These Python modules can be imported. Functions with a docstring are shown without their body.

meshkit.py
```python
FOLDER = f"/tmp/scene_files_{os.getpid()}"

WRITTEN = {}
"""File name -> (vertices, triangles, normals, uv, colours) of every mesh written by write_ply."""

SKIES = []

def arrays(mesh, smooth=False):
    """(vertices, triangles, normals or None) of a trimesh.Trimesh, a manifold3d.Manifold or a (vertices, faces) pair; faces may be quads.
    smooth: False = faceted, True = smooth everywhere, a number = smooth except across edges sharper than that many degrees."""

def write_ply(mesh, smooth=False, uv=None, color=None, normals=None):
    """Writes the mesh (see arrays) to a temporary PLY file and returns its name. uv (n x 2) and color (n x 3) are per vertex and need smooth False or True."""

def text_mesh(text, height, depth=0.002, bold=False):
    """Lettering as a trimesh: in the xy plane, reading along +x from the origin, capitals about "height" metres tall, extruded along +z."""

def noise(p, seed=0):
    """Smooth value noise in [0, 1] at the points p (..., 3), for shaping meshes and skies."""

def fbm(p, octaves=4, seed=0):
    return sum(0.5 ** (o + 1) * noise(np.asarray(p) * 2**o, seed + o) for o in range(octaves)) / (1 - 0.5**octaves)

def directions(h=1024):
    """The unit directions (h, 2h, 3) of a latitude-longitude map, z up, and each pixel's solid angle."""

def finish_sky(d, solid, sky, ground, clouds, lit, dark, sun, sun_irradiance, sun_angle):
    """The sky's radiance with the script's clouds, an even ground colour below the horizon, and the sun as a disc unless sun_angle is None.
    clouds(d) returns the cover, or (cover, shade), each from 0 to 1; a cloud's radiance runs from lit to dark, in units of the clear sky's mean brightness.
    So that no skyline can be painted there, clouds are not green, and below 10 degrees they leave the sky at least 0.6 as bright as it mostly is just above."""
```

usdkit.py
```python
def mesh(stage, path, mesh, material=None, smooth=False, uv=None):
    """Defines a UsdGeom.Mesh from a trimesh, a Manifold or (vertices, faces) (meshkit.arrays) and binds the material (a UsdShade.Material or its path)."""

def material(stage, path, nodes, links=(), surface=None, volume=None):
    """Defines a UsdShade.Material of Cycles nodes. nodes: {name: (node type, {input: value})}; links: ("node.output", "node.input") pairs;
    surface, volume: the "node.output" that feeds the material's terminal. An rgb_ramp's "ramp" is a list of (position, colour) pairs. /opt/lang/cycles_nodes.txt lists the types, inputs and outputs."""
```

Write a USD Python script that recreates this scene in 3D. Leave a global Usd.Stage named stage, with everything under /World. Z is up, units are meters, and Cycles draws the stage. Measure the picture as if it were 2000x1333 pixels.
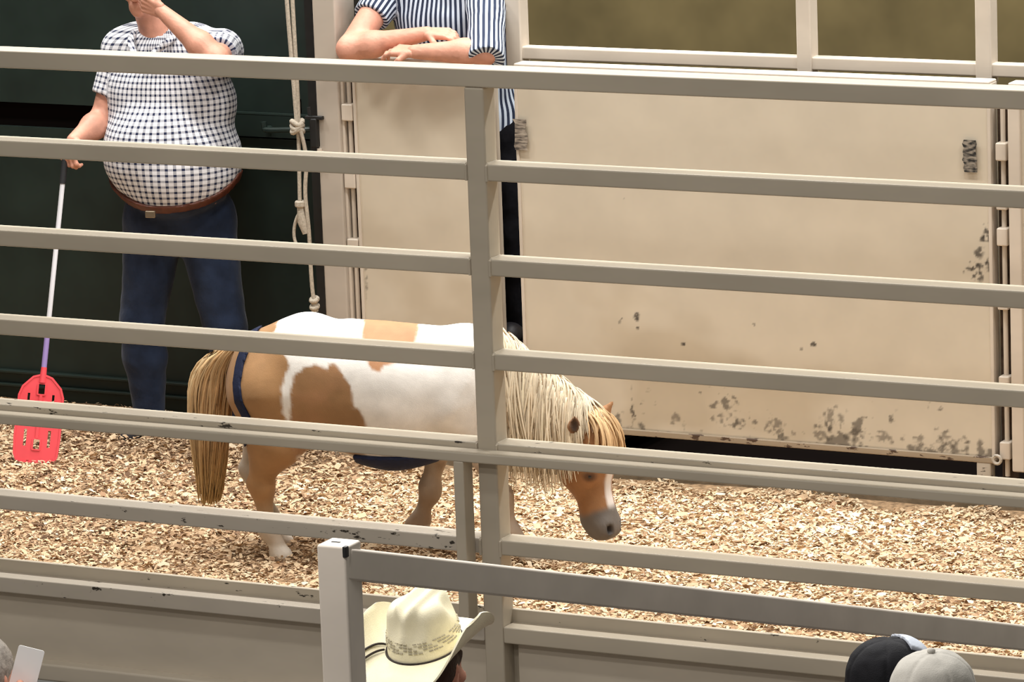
import math, random
import numpy as np
import trimesh, manifold3d, usdkit, meshkit
from manifold3d import Manifold, CrossSection
from shapely.geometry import Polygon
from pxr import Usd, UsdGeom, UsdLux, UsdShade, Gf, Sdf, Vt

stage = Usd.Stage.CreateInMemory()
UsdGeom.SetStageUpAxis(stage, 'Z')
UsdGeom.SetStageMetersPerUnit(stage, 1.0)
UsdGeom.Xform.Define(stage, '/World')
UsdGeom.Scope.Define(stage, '/World/Looks')
T = Sdf.ValueTypeNames
rng = np.random.default_rng(7)

# ------------------------------------------------------------------ camera
# x runs along the ring fence, y away from the seats, z = 0 is the bedding in the ring
FPX, PITCH, ROLL, YAW = 9000.0, 0.20571, -0.036387, -0.475946
CAM = np.array([7.2, -14.0, 4.34])
FW = np.array([math.sin(YAW) * math.cos(PITCH), math.cos(YAW) * math.cos(PITCH), -math.sin(PITCH)])
_rt = np.array([math.cos(YAW), -math.sin(YAW), 0]); _up = np.cross(_rt, FW)
RT = _rt * math.cos(ROLL) + _up * math.sin(ROLL)
UP = _up * math.cos(ROLL) - _rt * math.sin(ROLL)
cam = UsdGeom.Camera.Define(stage, '/World/camera')
cam.CreateHorizontalApertureAttr(36.0)
cam.CreateVerticalApertureAttr(36.0 * 1333 / 2000)
cam.CreateFocalLengthAttr(FPX / 2000 * 36.0)
cam.CreateClippingRangeAttr(Gf.Vec2f(0.1, 200))
cam.AddTransformOp().Set(Gf.Matrix4d(*RT, 0, *UP, 0, *(-FW), 0, *CAM, 1))
cam.CreateExposureAttr(0.13)

# ------------------------------------------------------------------ light: hall lamps above the ring, added fill lamps above the seats
def rect_light(name, loc, size, intensity, color, tilt=(0, 0)):
    l = UsdLux.RectLight.Define(stage, '/World/' + name)
    l.CreateWidthAttr(size[0]); l.CreateHeightAttr(size[1])
    l.CreateIntensityAttr(intensity); l.CreateColorAttr(Gf.Vec3f(*color))
    l.AddTranslateOp().Set(Gf.Vec3d(*loc)); l.AddRotateXYZOp().Set(Gf.Vec3f(tilt[0], tilt[1], 0))
WARM = (1.0, 0.98, 0.94)
for j, (y, power) in enumerate(((0.40, 72.0), (-3.40, 15.0), (2.90, 92.0))):       # three rows of hall lamps along the ring
    for k, x in enumerate((-4.2, -1.4, 1.4, 4.2)):
        rect_light('ring_lamp_%03d' % (4 * j + k), (x, y, 6.2), (1.2, 0.5), power, WARM)
for k, x in enumerate((-1.6, 2.2)):                                                   # unseen fill lamps, placed low to brighten the stair post
    rect_light('seat_fill_lamp_%03d' % k, (x, -7.0, 3.95), (1.2, 0.5), 29.0, (1.0, 0.95, 0.91))
for k, x in enumerate((-1.0, 1.9)):  # unseen lamps added to brighten the straw hat and the spectators
    rect_light('aisle_fill_lamp_%03d' % k, (x, -4.95, 4.25), (1.2, 0.5), 22.0, (1.0, 0.96, 0.91))
dome = UsdLux.DomeLight.Define(stage, '/World/hall_ambient')
dome.CreateIntensityAttr(0.050)
dome.CreateColorAttr(Gf.Vec3f(1.0, 0.95, 0.85))

# ------------------------------------------------------------------ helpers
used = {}
def path_of(parent, name):
    base = '/World' if parent is None else str(parent.GetPath())
    k = used.get((base, name), -1) + 1
    used[(base, name)] = k
    return base + '/' + name + ('_%03d' % k if k else '')

def tag(p, label=None, cat=None, group=None, kind=None):
    p = p.GetPrim() if hasattr(p, 'GetPrim') else p
    for k, v in (('label', label), ('category', cat), ('group', group), ('kind', kind)):
        if v:
            p.SetCustomDataByKey(k, v)
    return p

def thing(name, label, cat, loc=(0, 0, 0), rotz=0.0, group=None, kind=None):
    x = UsdGeom.Xform.Define(stage, path_of(None, name))
    x.AddTranslateOp().Set(Gf.Vec3d(*map(float, loc)))
    if rotz:
        x.AddRotateZOp().Set(float(rotz))
    return tag(x, label, cat, group, kind)

def obj(name, mesh, mat, parent=None, smooth=40, col=None, uv=None, label=None, kind=None):
    m = usdkit.mesh(stage, path_of(parent, name), mesh, mat, smooth=smooth, uv=uv)
    if col is not None:
        UsdGeom.PrimvarsAPI(m).CreatePrimvar('tint', T.Color3fArray, 'vertex').Set(Vt.Vec3fArray.FromNumpy(np.asarray(col, np.float32)))
    return tag(m, label=label, kind=kind)

def cat_(ms):
    return trimesh.util.concatenate(ms)

def tri(mf):
    m = mf.to_mesh()
    return trimesh.Trimesh(np.array(m.vert_properties[:, :3]), np.array(m.tri_verts), process=False)

def box(x0, x1, y0, y1, z0, z1, r=0.0):
    """an axis-aligned bar, edges chamfered by r"""
    x0, x1 = min(x0, x1), max(x0, x1)
    if r <= 0:
        m = trimesh.creation.box((x1 - x0, y1 - y0, z1 - z0))
        m.apply_translation(((x0 + x1) / 2, (y0 + y1) / 2, (z0 + z1) / 2))
        return m
    r = min(r, 0.49 * (x1 - x0), 0.49 * abs(y1 - y0), 0.49 * abs(z1 - z0))
    y0, y1, z0, z1 = min(y0, y1), max(y0, y1), min(z0, z1), max(z0, z1)
    sp = Manifold.sphere(r, 12)
    return tri(Manifold.batch_hull([sp.translate((a, b, c)) for a in (x0 + r, x1 - r) for b in (y0 + r, y1 - r) for c in (z0 + r, z1 - r)]))

def tube(pts, r, n=8, closed=False, r1=None):
    """a swept round wire through pts"""
    pts = np.asarray(pts, float)
    m = len(pts)
    rr = np.broadcast_to(np.asarray(r, float), (m,)) if r1 is None else np.linspace(r, r1, m)
    tg = np.gradient(pts, axis=0)
    tg /= np.maximum(np.linalg.norm(tg, axis=1, keepdims=True), 1e-9)
    u = np.cross(tg[0], [0.31, 0.2, 0.93]); u /= np.linalg.norm(u)
    vs, a = [], np.arange(n) / n * 2 * math.pi
    for k in range(m):
        u = u - tg[k] * (u @ tg[k]); u /= max(np.linalg.norm(u), 1e-9)
        w = np.cross(tg[k], u)
        vs.append(pts[k] + rr[k] * (np.cos(a)[:, None] * u + np.sin(a)[:, None] * w))
    vs.append(pts[:1]); vs.append(pts[-1:])
    v = np.vstack(vs); f = []
    for k in range(m - 1):
        for j in range(n):
            p, q = k * n + j, k * n + (j + 1) % n
            f += [(p, q, q + n), (p, q + n, p + n)]
    c0, c1 = m * n, m * n + 1
    for j in range(n):
        f += [(c0, (j + 1) % n, j), (c1, (m - 1) * n + j, (m - 1) * n + (j + 1) % n)]
    return trimesh.Trimesh(v, np.array(f), process=False)

def spline(ctrl, n):
    c = np.asarray(ctrl, float)
    t = np.linspace(0, len(c) - 1, n)
    from scipy.interpolate import CubicSpline
    return CubicSpline(np.arange(len(c)), c)(t)

# ---- signed distance modelling: round cones blended into one skin
def cone(a, b, ra, rb, sc=(1, 1, 1)):
    return (np.asarray(a, float), np.asarray(b, float), ra, rb, np.asarray(sc, float))

def sdf(prims, P, k=0.03):
    out = None
    for a, b, ra, rb, sc in prims:
        p = P / sc; A = a / sc; B = b / sc
        ab = B - A; L = ab @ ab
        h = np.clip(((p - A) @ ab) / L, 0, 1) if L > 1e-12 else np.zeros(P.shape[:-1])
        d = np.linalg.norm(p - A - h[..., None] * ab, axis=-1) - (ra + (rb - ra) * h)
        d = d * float(min(sc))
        if out is None:
            out = d
        else:
            hh = np.clip(0.5 + 0.5 * (out - d) / k, 0, 1)
            out = out + (d - out) * hh - k * hh * (1 - hh)
    return out

def nets(f, lo, hi, h):
    """surface nets of f(P) < 0 in the box lo..hi"""
    lo, hi = np.asarray(lo, float), np.asarray(hi, float)
    n = np.ceil((hi - lo) / h).astype(int) + 1
    g = np.stack(np.meshgrid(*[lo[i] + np.arange(n[i]) * h for i in range(3)], indexing='ij'), -1)
    if n.prod() < 30000:
        V = f(g)
    else:                                   # coarse pass first, fine values only near the surface
        B = 4
        nc = np.ceil((n - 1) / B).astype(int) + 1
        gc = np.stack(np.meshgrid(*[lo[i] + np.arange(nc[i]) * h * B for i in range(3)], indexing='ij'), -1)
        C = f(gc)
        V = np.repeat(np.repeat(np.repeat(C, B, 0), B, 1), B, 2)
        near = np.repeat(np.repeat(np.repeat(np.abs(C) < h * B * 1.9, B, 0), B, 1), B, 2)
        o = B // 2
        V = np.pad(V, ((0, B),) * 3, 'edge')[o:o + n[0], o:o + n[1], o:o + n[2]]
        near = np.pad(near, ((0, B),) * 3, 'edge')[o:o + n[0], o:o + n[1], o:o + n[2]]
        V[near] = f(g[near])
    ins = V < 0
    c = [(i, j, k) for i in (0, 1) for j in (0, 1) for k in (0, 1)]
    sl = lambda A, o: A[o[0]:n[0] - 1 + o[0], o[1]:n[1] - 1 + o[1], o[2]:n[2] - 1 + o[2]]
    cnt = sum(sl(ins, o).astype(np.int8) for o in c)
    act = np.argwhere((cnt > 0) & (cnt < 8))
    idx = -np.ones(n - 1, int); idx[tuple(act.T)] = np.arange(len(act))
    acc = np.zeros((len(act), 3)); num = np.zeros(len(act))
    for a in c:
        for ax in range(3):
            if a[ax] == 1: continue
            b = list(a); b[ax] = 1
            va = V[tuple((act + a).T)]; vb = V[tuple((act + b).T)]
            x = (va < 0) != (vb < 0)
            t = np.where(x, va / np.where(x, va - vb, 1), 0)
            p = np.array(a, float)[None].repeat(len(act), 0); p[:, ax] = t
            acc[x] += p[x]; num[x] += 1
    verts = lo + (act + acc / num[:, None]) * h
    F = []
    for ax in range(3):
        o = [i for i in range(3) if i != ax]
        A = ins; s0 = [slice(None)] * 3; s1 = [slice(None)] * 3
        s0[ax] = slice(0, n[ax] - 1); s1[ax] = slice(1, n[ax])
        d = A[tuple(s0)] != A[tuple(s1)]
        e = np.argwhere(d)
        e = e[(e[:, o[0]] > 0) & (e[:, o[1]] > 0) & (e[:, o[0]] < n[o[0]] - 1) & (e[:, o[1]] < n[o[1]] - 1)]
        q = []
        for s in ((0, 0), (-1, 0), (-1, -1), (0, -1)):
            w = e.copy(); w[:, o[0]] += s[0]; w[:, o[1]] += s[1]
            q.append(idx[tuple(w.T)])
        q = np.stack(q, 1)
        flip = A[tuple(e.T)] != (ax == 1)
        q[flip] = q[flip][:, ::-1]
        F += [q[:, [0, 1, 2]], q[:, [0, 2, 3]]]
    m = trimesh.Trimesh(verts, np.vstack(F), process=False)
    if m.volume < 0:
        m.invert()
    return m

def smin(a, b, k):
    h = np.clip(0.5 + 0.5 * (b - a) / k, 0, 1)
    return b + (a - b) * h - k * h * (1 - h)

def bounds_of(prims, pad=0.05):
    lo = np.min([np.minimum(a - ra * sc, b - rb * sc) for a, b, ra, rb, sc in prims], 0) - pad
    hi = np.max([np.maximum(a + ra * sc, b + rb * sc) for a, b, ra, rb, sc in prims], 0) + pad
    return lo, hi

def grow(prims, g):
    return [(a, b, ra + g, rb + g, sc) for a, b, ra, rb, sc in prims]

# ------------------------------------------------------------------ materials
def L(name): return '/World/Looks/' + name
def lin(r, g, b):
    f = lambda c: (c / 255 / 12.92) if c / 255 <= 0.04045 else ((c / 255 + 0.055) / 1.055) ** 2.4
    return (f(r), f(g), f(b))

def plain(name, color, rough=0.5, spec=0.4, var=0.0, scale=20.0, bump=0.0, bscale=60.0, metallic=0.0, sheen=0.0):
    nodes = {'g': ('geometry', {}), 'p': ('principled_bsdf', {'roughness': rough, 'specular_ior_level': spec, 'base_color': color, 'metallic': metallic, 'sheen_weight': sheen})}
    links = []
    if var:
        nodes['n'] = ('noise_texture', {'scale': scale, 'detail': 4.0})
        lo = tuple(c * (1 - var) for c in color); hi = tuple(min(1, c * (1 + var)) for c in color)
        nodes['r'] = ('rgb_ramp', {'ramp': [(0.25, lo), (0.75, hi)]})
        links += [('g.position', 'n.vector'), ('n.fac', 'r.fac'), ('r.color', 'p.base_color')]
    if bump:
        nodes['bn'] = ('noise_texture', {'scale': bscale, 'detail': 3.0})
        nodes['b'] = ('bump', {'strength': bump, 'distance': 0.004})
        links += [('g.position', 'bn.vector'), ('bn.fac', 'b.height'), ('b.normal', 'p.normal')]
    return usdkit.material(stage, L(name), nodes, links, surface='p.BSDF')

def tinted(name, rough=0.6, spec=0.3, bump=0.0, bscale=200.0, var=0.12, vscale=30.0, stretch=(1, 1, 1), sheen=0.0):
    """colour read from the mesh's own patches (primvar tint) with fine variation"""
    nodes = {'a': ('attribute', {'attribute': 'tint'}), 'tc': ('texture_coordinate', {}), 'mp': ('mapping', {'scale': stretch}),
             'n': ('noise_texture', {'scale': vscale, 'detail': 4.0}), 'r': ('rgb_ramp', {'ramp': [(0.25, (1 - var,) * 3), (0.75, (1 + var * 0.4,) * 3)]}),
             'm': ('mix_color', {'blend_type': 'multiply', 'fac': 1.0, 'use_clamp': False}),
             'p': ('principled_bsdf', {'roughness': rough, 'specular_ior_level': spec, 'sheen_weight': sheen})}
    links = [('tc.object', 'mp.vector'), ('mp.vector', 'n.vector'), ('n.fac', 'r.fac'), ('a.color', 'm.a'), ('r.color', 'm.b'), ('m.result', 'p.base_color')]
    if bump:
        nodes['bn'] = ('noise_texture', {'scale': bscale, 'detail': 2.0})
        nodes['b'] = ('bump', {'strength': bump, 'distance': 0.004})
        links += [('mp.vector', 'bn.vector'), ('bn.fac', 'b.height'), ('b.normal', 'p.normal')]
    return usdkit.material(stage, L(name), nodes, links, surface='p.BSDF')

def paint(name, color, chips=0.0, chip_col=(0.035, 0.028, 0.02), rough=0.42, zlo=None):
    """gloss paint on steel with faint smears; chips > 0 lets dark steel show through in flakes"""
    nodes = {'g': ('geometry', {}), 'mp': ('mapping', {'scale': (0.35, 1, 1)}),
             'n': ('noise_texture', {'scale': 6.0, 'detail': 5.0}),
             'r': ('rgb_ramp', {'ramp': [(0.3, tuple(c * 0.9 for c in color)), (0.7, tuple(min(1, c * 1.06) for c in color))]}),
             'p': ('principled_bsdf', {'roughness': rough, 'specular_ior_level': 0.45}),
             'bn': ('noise_texture', {'scale': 90.0, 'detail': 2.0}), 'b': ('bump', {'strength': 0.07, 'distance': 0.002})}
    links = [('g.position', 'mp.vector'), ('mp.vector', 'n.vector'), ('n.fac', 'r.fac'), ('g.position', 'bn.vector'), ('bn.fac', 'b.height'), ('b.normal', 'p.normal')]
    if chips:
        nodes['c'] = ('noise_texture', {'scale': 34.0, 'detail': 5.0, 'roughness': 0.6})
        nodes['cr'] = ('rgb_ramp', {'ramp': [(0.0, (0, 0, 0)), (0.66 - chips, (0, 0, 0)), (0.69 - chips, (1, 1, 1)), (1, (1, 1, 1))]})
        nodes['m'] = ('mix_color', {'b': chip_col})
        links += [('mp.vector', 'c.vector'), ('c.fac', 'cr.fac'), ('cr.color', 'm.fac'), ('r.color', 'm.a'), ('m.result', 'p.base_color')]
    else:
        links += [('r.color', 'p.base_color')]
    return usdkit.material(stage, L(name), nodes, links, surface='p.BSDF')

BEIGE = (0.475, 0.415, 0.325)
M_paint = paint('fence_paint', BEIGE)
M_chip = paint('fence_paint_chipped', BEIGE, chips=0.012)
M_chip2 = paint('fence_paint_flaking', (0.50, 0.445, 0.37), chips=0.022)
M_grime = paint('gate_rail_grime', (0.34, 0.27, 0.19), chips=0.09, chip_col=(0.07, 0.04, 0.025))
M_rail = paint('stair_rail_paint', (0.68, 0.615, 0.535))
M_gate = tinted('gate_sheet_paint', rough=0.45, spec=0.4, var=0.08, vscale=5.0)
M_jamb = paint('gate_post_shade_paint', (0.47, 0.41, 0.345))  # gate frame paint, darkened to put shade on the post into its colour
M_gatepaint = paint('gate_frame_paint', (0.62, 0.54, 0.45), chips=0.0)
M_panel = paint('kick_panel_paint', (0.58, 0.51, 0.41), chips=0.0, rough=0.6)
M_dark = plain('dark_steel', (0.012, 0.012, 0.012), 0.5, var=0.3)
M_black = plain('alley_dark', (0.006, 0.0045, 0.004), 1.0, 0.0)  # near-black colour stands in for the unlit alley behind the gates
M_green = plain('green_door_paint', (0.016, 0.027, 0.022), 0.5, 0.35, var=0.3, scale=4.0, bump=0.1, bscale=10)
M_green2 = plain('green_door_trim', (0.028, 0.045, 0.038), 0.4, 0.5)
M_olive = plain('olive_wall', (0.13, 0.10, 0.045), 0.9, 0.1, var=0.3, scale=2.5)
M_conc = plain('dirty_sill', (0.20, 0.16, 0.11), 0.9, 0.2, var=0.4, scale=14.0, bump=0.4)
M_rope = plain('cotton_rope', (0.48, 0.42, 0.34), 0.85, 0.1, var=0.25, scale=120.0, bump=0.5, bscale=300)
M_red = plain('red_plastic', (0.80, 0.075, 0.095), 0.4, 0.5, var=0.06, scale=10)
M_shaft = plain('white_shaft', (0.70, 0.70, 0.74), 0.35, 0.5)
M_purple = plain('purple_sleeve', (0.30, 0.22, 0.50), 0.4, 0.5)
M_grip = plain('black_grip', (0.02, 0.02, 0.022), 0.6, 0.3)
M_navy = plain('navy_webbing', (0.012, 0.017, 0.045), 0.7, 0.2, var=0.3, scale=60, bump=0.3, bscale=400)
M_skin = plain('skin', (0.62, 0.30, 0.21), 0.5, 0.4, var=0.12, scale=25, bump=0.15, bscale=120)
M_denim = plain('blue_denim', (0.017, 0.027, 0.056), 0.85, 0.15, var=0.5, scale=9.0, bump=0.5, bscale=40, sheen=0.1)
M_blackcloth = plain('black_cloth', (0.010, 0.010, 0.013), 0.85, 0.1, var=0.3, scale=30, bump=0.3)
M_greycloth = plain('grey_blue_cloth', (0.10, 0.12, 0.17), 0.85, 0.1, var=0.4, scale=20, bump=0.4, bscale=30)
M_maroon = plain('maroon_cloth', (0.09, 0.015, 0.018), 0.85, 0.1, var=0.3, scale=20)
M_leather = plain('brown_leather', (0.10, 0.028, 0.014), 0.45, 0.4, var=0.35, scale=30, bump=0.2)
M_boot = plain('dark_boot_leather', (0.02, 0.018, 0.022), 0.5, 0.4, var=0.2)
M_buckle = plain('dull_buckle', (0.30, 0.24, 0.17), 0.35, 0.5, metallic=0.8)
M_hair = plain('brown_hair', (0.045, 0.022, 0.013), 0.6, 0.3, var=0.3, scale=80, bump=0.4, bscale=150)
M_greyhair = plain('grey_hair', (0.24, 0.21, 0.18), 0.6, 0.3, var=0.3, scale=80, bump=0.4, bscale=150)
M_straw = plain('cream_straw', (0.86, 0.80, 0.59), 0.6, 0.3, var=0.05, scale=30, bump=0.25, bscale=420)
M_cord = plain('dark_hat_cord', (0.03, 0.022, 0.02), 0.6, 0.3)
M_weave = plain('vent_weave', (0.42, 0.38, 0.28), 0.7, 0.2, var=0.3, scale=200)
M_capgrey = plain('pale_grey_cap_cloth', (0.52, 0.50, 0.455), 0.85, 0.15, var=0.08, scale=30, bump=0.2, bscale=300)
M_capblack = plain('black_cap_cloth', (0.014, 0.014, 0.017), 0.8, 0.2, var=0.3, scale=30, bump=0.3, bscale=300)
M_capwhite = plain('pale_blue_cap_front', (0.60, 0.65, 0.74), 0.8, 0.2)
M_phone = plain('white_card', (0.90, 0.90, 0.90), 0.3, 0.5)
M_lens = plain('phone_glass', (0.01, 0.01, 0.012), 0.1, 0.6)
M_floor = plain('concrete_floor', (0.13, 0.115, 0.10), 0.9, 0.2, var=0.25, scale=3)
M_eye = plain('dark_eye', (0.012, 0.008, 0.006), 0.15, 0.6)
M_horse = tinted('horse_coat', rough=0.62, spec=0.25, bump=0.12, bscale=260, var=0.14, vscale=16.0, sheen=0.1)
M_mane = tinted('horse_mane_hair', rough=0.6, spec=0.25, var=0.1, vscale=60)
M_clothes_tint = tinted('tinted_cloth', rough=0.85, spec=0.12, var=0.1, vscale=20)

def plaid(name, base, line, pitch, w=0.36, second=None, ratio=1.0, only_u=False):
    """woven check in the cloth's own st coordinates (metres)"""
    nodes = {'uv': ('attribute', {'attribute': 'st'}), 's': ('separate_xyz', {}), 'p': ('principled_bsdf', {'roughness': 0.85, 'specular_ior_level': 0.15, 'sheen_weight': 0.05})}
    links = [('uv.vector', 's.vector')]
    for ax in ('x', 'y'):
        sc = pitch if ax == 'x' else pitch * ratio
        nodes['d' + ax] = ('math', {'math_type': 'multiply', 'value2': 1.0 / sc})
        nodes['f' + ax] = ('math', {'math_type': 'fraction'})
        nodes['c' + ax] = ('math', {'math_type': 'less_than', 'value2': w})
        links += [('s.' + ax, 'd%s.value1' % ax), ('d%s.value' % ax, 'f%s.value1' % ax), ('f%s.value' % ax, 'c%s.value1' % ax)]
    nodes['add'] = ('math', {'math_type': 'add'})
    nodes['half'] = ('math', {'math_type': 'multiply', 'value2': 0.5})
    links += [('cx.value', 'add.value1')] + ([] if only_u else [('cy.value', 'add.value2')])
    if only_u:
        nodes['add'][1]['value2'] = 0.0
        nodes['half'][1]['value2'] = 1.0
    mid = tuple((0.48 * a + 0.52 * b) for a, b in zip(base, line))
    nodes['r'] = ('rgb_ramp', {'ramp': [(0.0, base), (0.5, mid), (1.0, line)]})
    links += [('add.value', 'half.value1'), ('half.value', 'r.fac'), ('r.color', 'p.base_color')]
    return usdkit.material(stage, L(name), nodes, links, surface='p.BSDF')
M_plaid = plaid('white_navy_check', (0.80, 0.80, 0.84), (0.022, 0.028, 0.065), 0.0245, 0.38)
M_stripe = plaid('blue_white_stripe', (0.62, 0.70, 0.82), (0.03, 0.04, 0.075), 0.022, 0.5, only_u=True)

M_chips = tinted('wood_shaving', rough=0.75, spec=0.2, var=0.1, vscale=40)
M_bed = plain('bedding_base', (0.42, 0.28, 0.165), 0.95, 0.1, var=0.6, scale=45.0, bump=1.0, bscale=60)

# ------------------------------------------------------------------ the setting
WALL_Y = 2.25
def ground_h(x, y):
    p = np.stack([x * 1.7, y * 2.3, np.zeros_like(x)], -1)
    z = (meshkit.fbm(p, 4, 3) - 0.5) * 0.035
    bank = np.clip((y - 1.80) / 0.35, 0, 1) * np.clip((x + 0.9) / 0.6, 0, 1) * np.clip((2.22 - y) / 0.10, 0, 1)
    z = z + bank * (-0.022 + 0.055 * meshkit.fbm(np.stack([x * 5, y * 2, x * 0], -1), 3, 9))
    return z
for xa, xb, ya, yb in ((-5.6, 5.2, -0.03, 2.27), (-5.6, -1.94, 2.25, 2.86)):
    gx, gy = np.meshgrid(np.arange(xa, xb, 0.04), np.arange(ya, yb, 0.04), indexing='ij')
    gz = ground_h(gx, gy) - 0.012
    nx_, ny_ = gx.shape
    gi = np.arange(nx_ * ny_).reshape(nx_, ny_)
    quads = np.stack([gi[:-1, :-1], gi[1:, :-1], gi[1:, 1:], gi[:-1, 1:]], -1).reshape(-1, 4)
    base_f = np.vstack([quads[:, [0, 1, 2]], quads[:, [0, 2, 3]]])
    tag(obj('floor', trimesh.Trimesh(np.stack([gx, gy, gz], -1).reshape(-1, 3), base_f, process=False), M_bed, smooth=True), kind='structure')
tag(obj('floor', box(-9, 9, -5.2, -0.15, -0.45, -0.35), M_floor), kind='structure')
tag(obj('floor', box(-9, 9, -9.5, -5.2, -0.45, 0.45), M_floor), kind='structure')
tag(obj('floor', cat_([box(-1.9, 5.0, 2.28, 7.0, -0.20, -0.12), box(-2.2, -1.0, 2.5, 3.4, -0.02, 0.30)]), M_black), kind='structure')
tag(obj('wall_back', box(-6.5, 5.0, 4.6, 4.8, -0.1, 4.0), M_olive), kind='structure')

tag(obj('wall_left', box(-5.75, -5.6, -0.1, 4.8, -0.45, 4.0), M_green), kind='structure')
# shavings: every flake real geometry, one uncountable bed
def make_shavings():
    N = 150000
    x = rng.uniform(-5.5, 5.0, N); y = rng.uniform(0.0, 2.7, N)
    keep = (y < 2.16 + 0.05 * np.sin(x * 9) + 0.03 * np.sin(x * 23)) | (x < -1.95)
    x, y = x[keep], y[keep]; N = len(x)
    z = ground_h(x, y) + rng.uniform(-0.008, 0.010, N)
    ln = rng.uniform(0.005, 0.0135, N) * (1 + 0.8 * (rng.random(N) < 0.12)); wd = ln * rng.uniform(0.22, 0.55, N)
    curl = rng.uniform(-0.35, 0.5, N) * ln
    yaw = rng.uniform(0, 2 * math.pi, N); pitch = rng.normal(0, 0.25, N); roll = rng.normal(0, 0.32, N)
    loc = np.zeros((N, 6, 3))
    for k, (a, b) in enumerate([(-1, -1), (-1, 1), (0, -1.1), (0, 1.1), (1, -0.8), (1, 0.8)]):
        loc[:, k, 0] = a * ln; loc[:, k, 1] = b * wd; loc[:, k, 2] = (0 if a else curl)
    def rot(v, ang, i, j):
        c, s = np.cos(ang)[:, None], np.sin(ang)[:, None]
        a, b = v[:, :, i].copy(), v[:, :, j].copy()
        v[:, :, i] = a * c - b * s; v[:, :, j] = a * s + b * c
    rot(loc, roll, 1, 2); rot(loc, pitch, 0, 2); rot(loc, yaw, 0, 1)
    loc += np.stack([x, y, z], -1)[:, None]
    f = np.array([(0, 2, 3), (0, 3, 1), (2, 4, 5), (2, 5, 3)])
    F = (np.arange(N)[:, None, None] * 6 + f).reshape(-1, 3)
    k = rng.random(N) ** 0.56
    soil_shade = np.clip(meshkit.fbm(np.stack([x * 0.8, y * 0.9, x * 0], -1), 3, 41) * 1.5 - 0.65 + np.clip(-0.9 - x, 0, 1.5) * 0.18 + np.clip(y - 1.6, 0, 0.6) * np.clip(-1.2 - x, 0, 1) * 0.9, 0, 0.75)  # soiling, with shade on the left and door side put into the colour
    k = np.clip(k - soil_shade * rng.random(N) * 0.9, 0, 1)
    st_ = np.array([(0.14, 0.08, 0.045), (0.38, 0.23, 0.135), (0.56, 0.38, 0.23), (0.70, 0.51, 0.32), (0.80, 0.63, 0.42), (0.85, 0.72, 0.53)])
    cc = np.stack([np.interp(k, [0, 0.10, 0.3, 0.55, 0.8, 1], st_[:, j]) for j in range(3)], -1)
    return trimesh.Trimesh(loc.reshape(-1, 3), F, process=False), np.repeat(cc, 6, 0)
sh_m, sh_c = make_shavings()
tag(obj('wood_shavings', sh_m, M_chips, smooth=False, col=sh_c), 'loose pale wood shavings bedding spread over the ring floor', 'wood shavings', kind='stuff')

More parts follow.
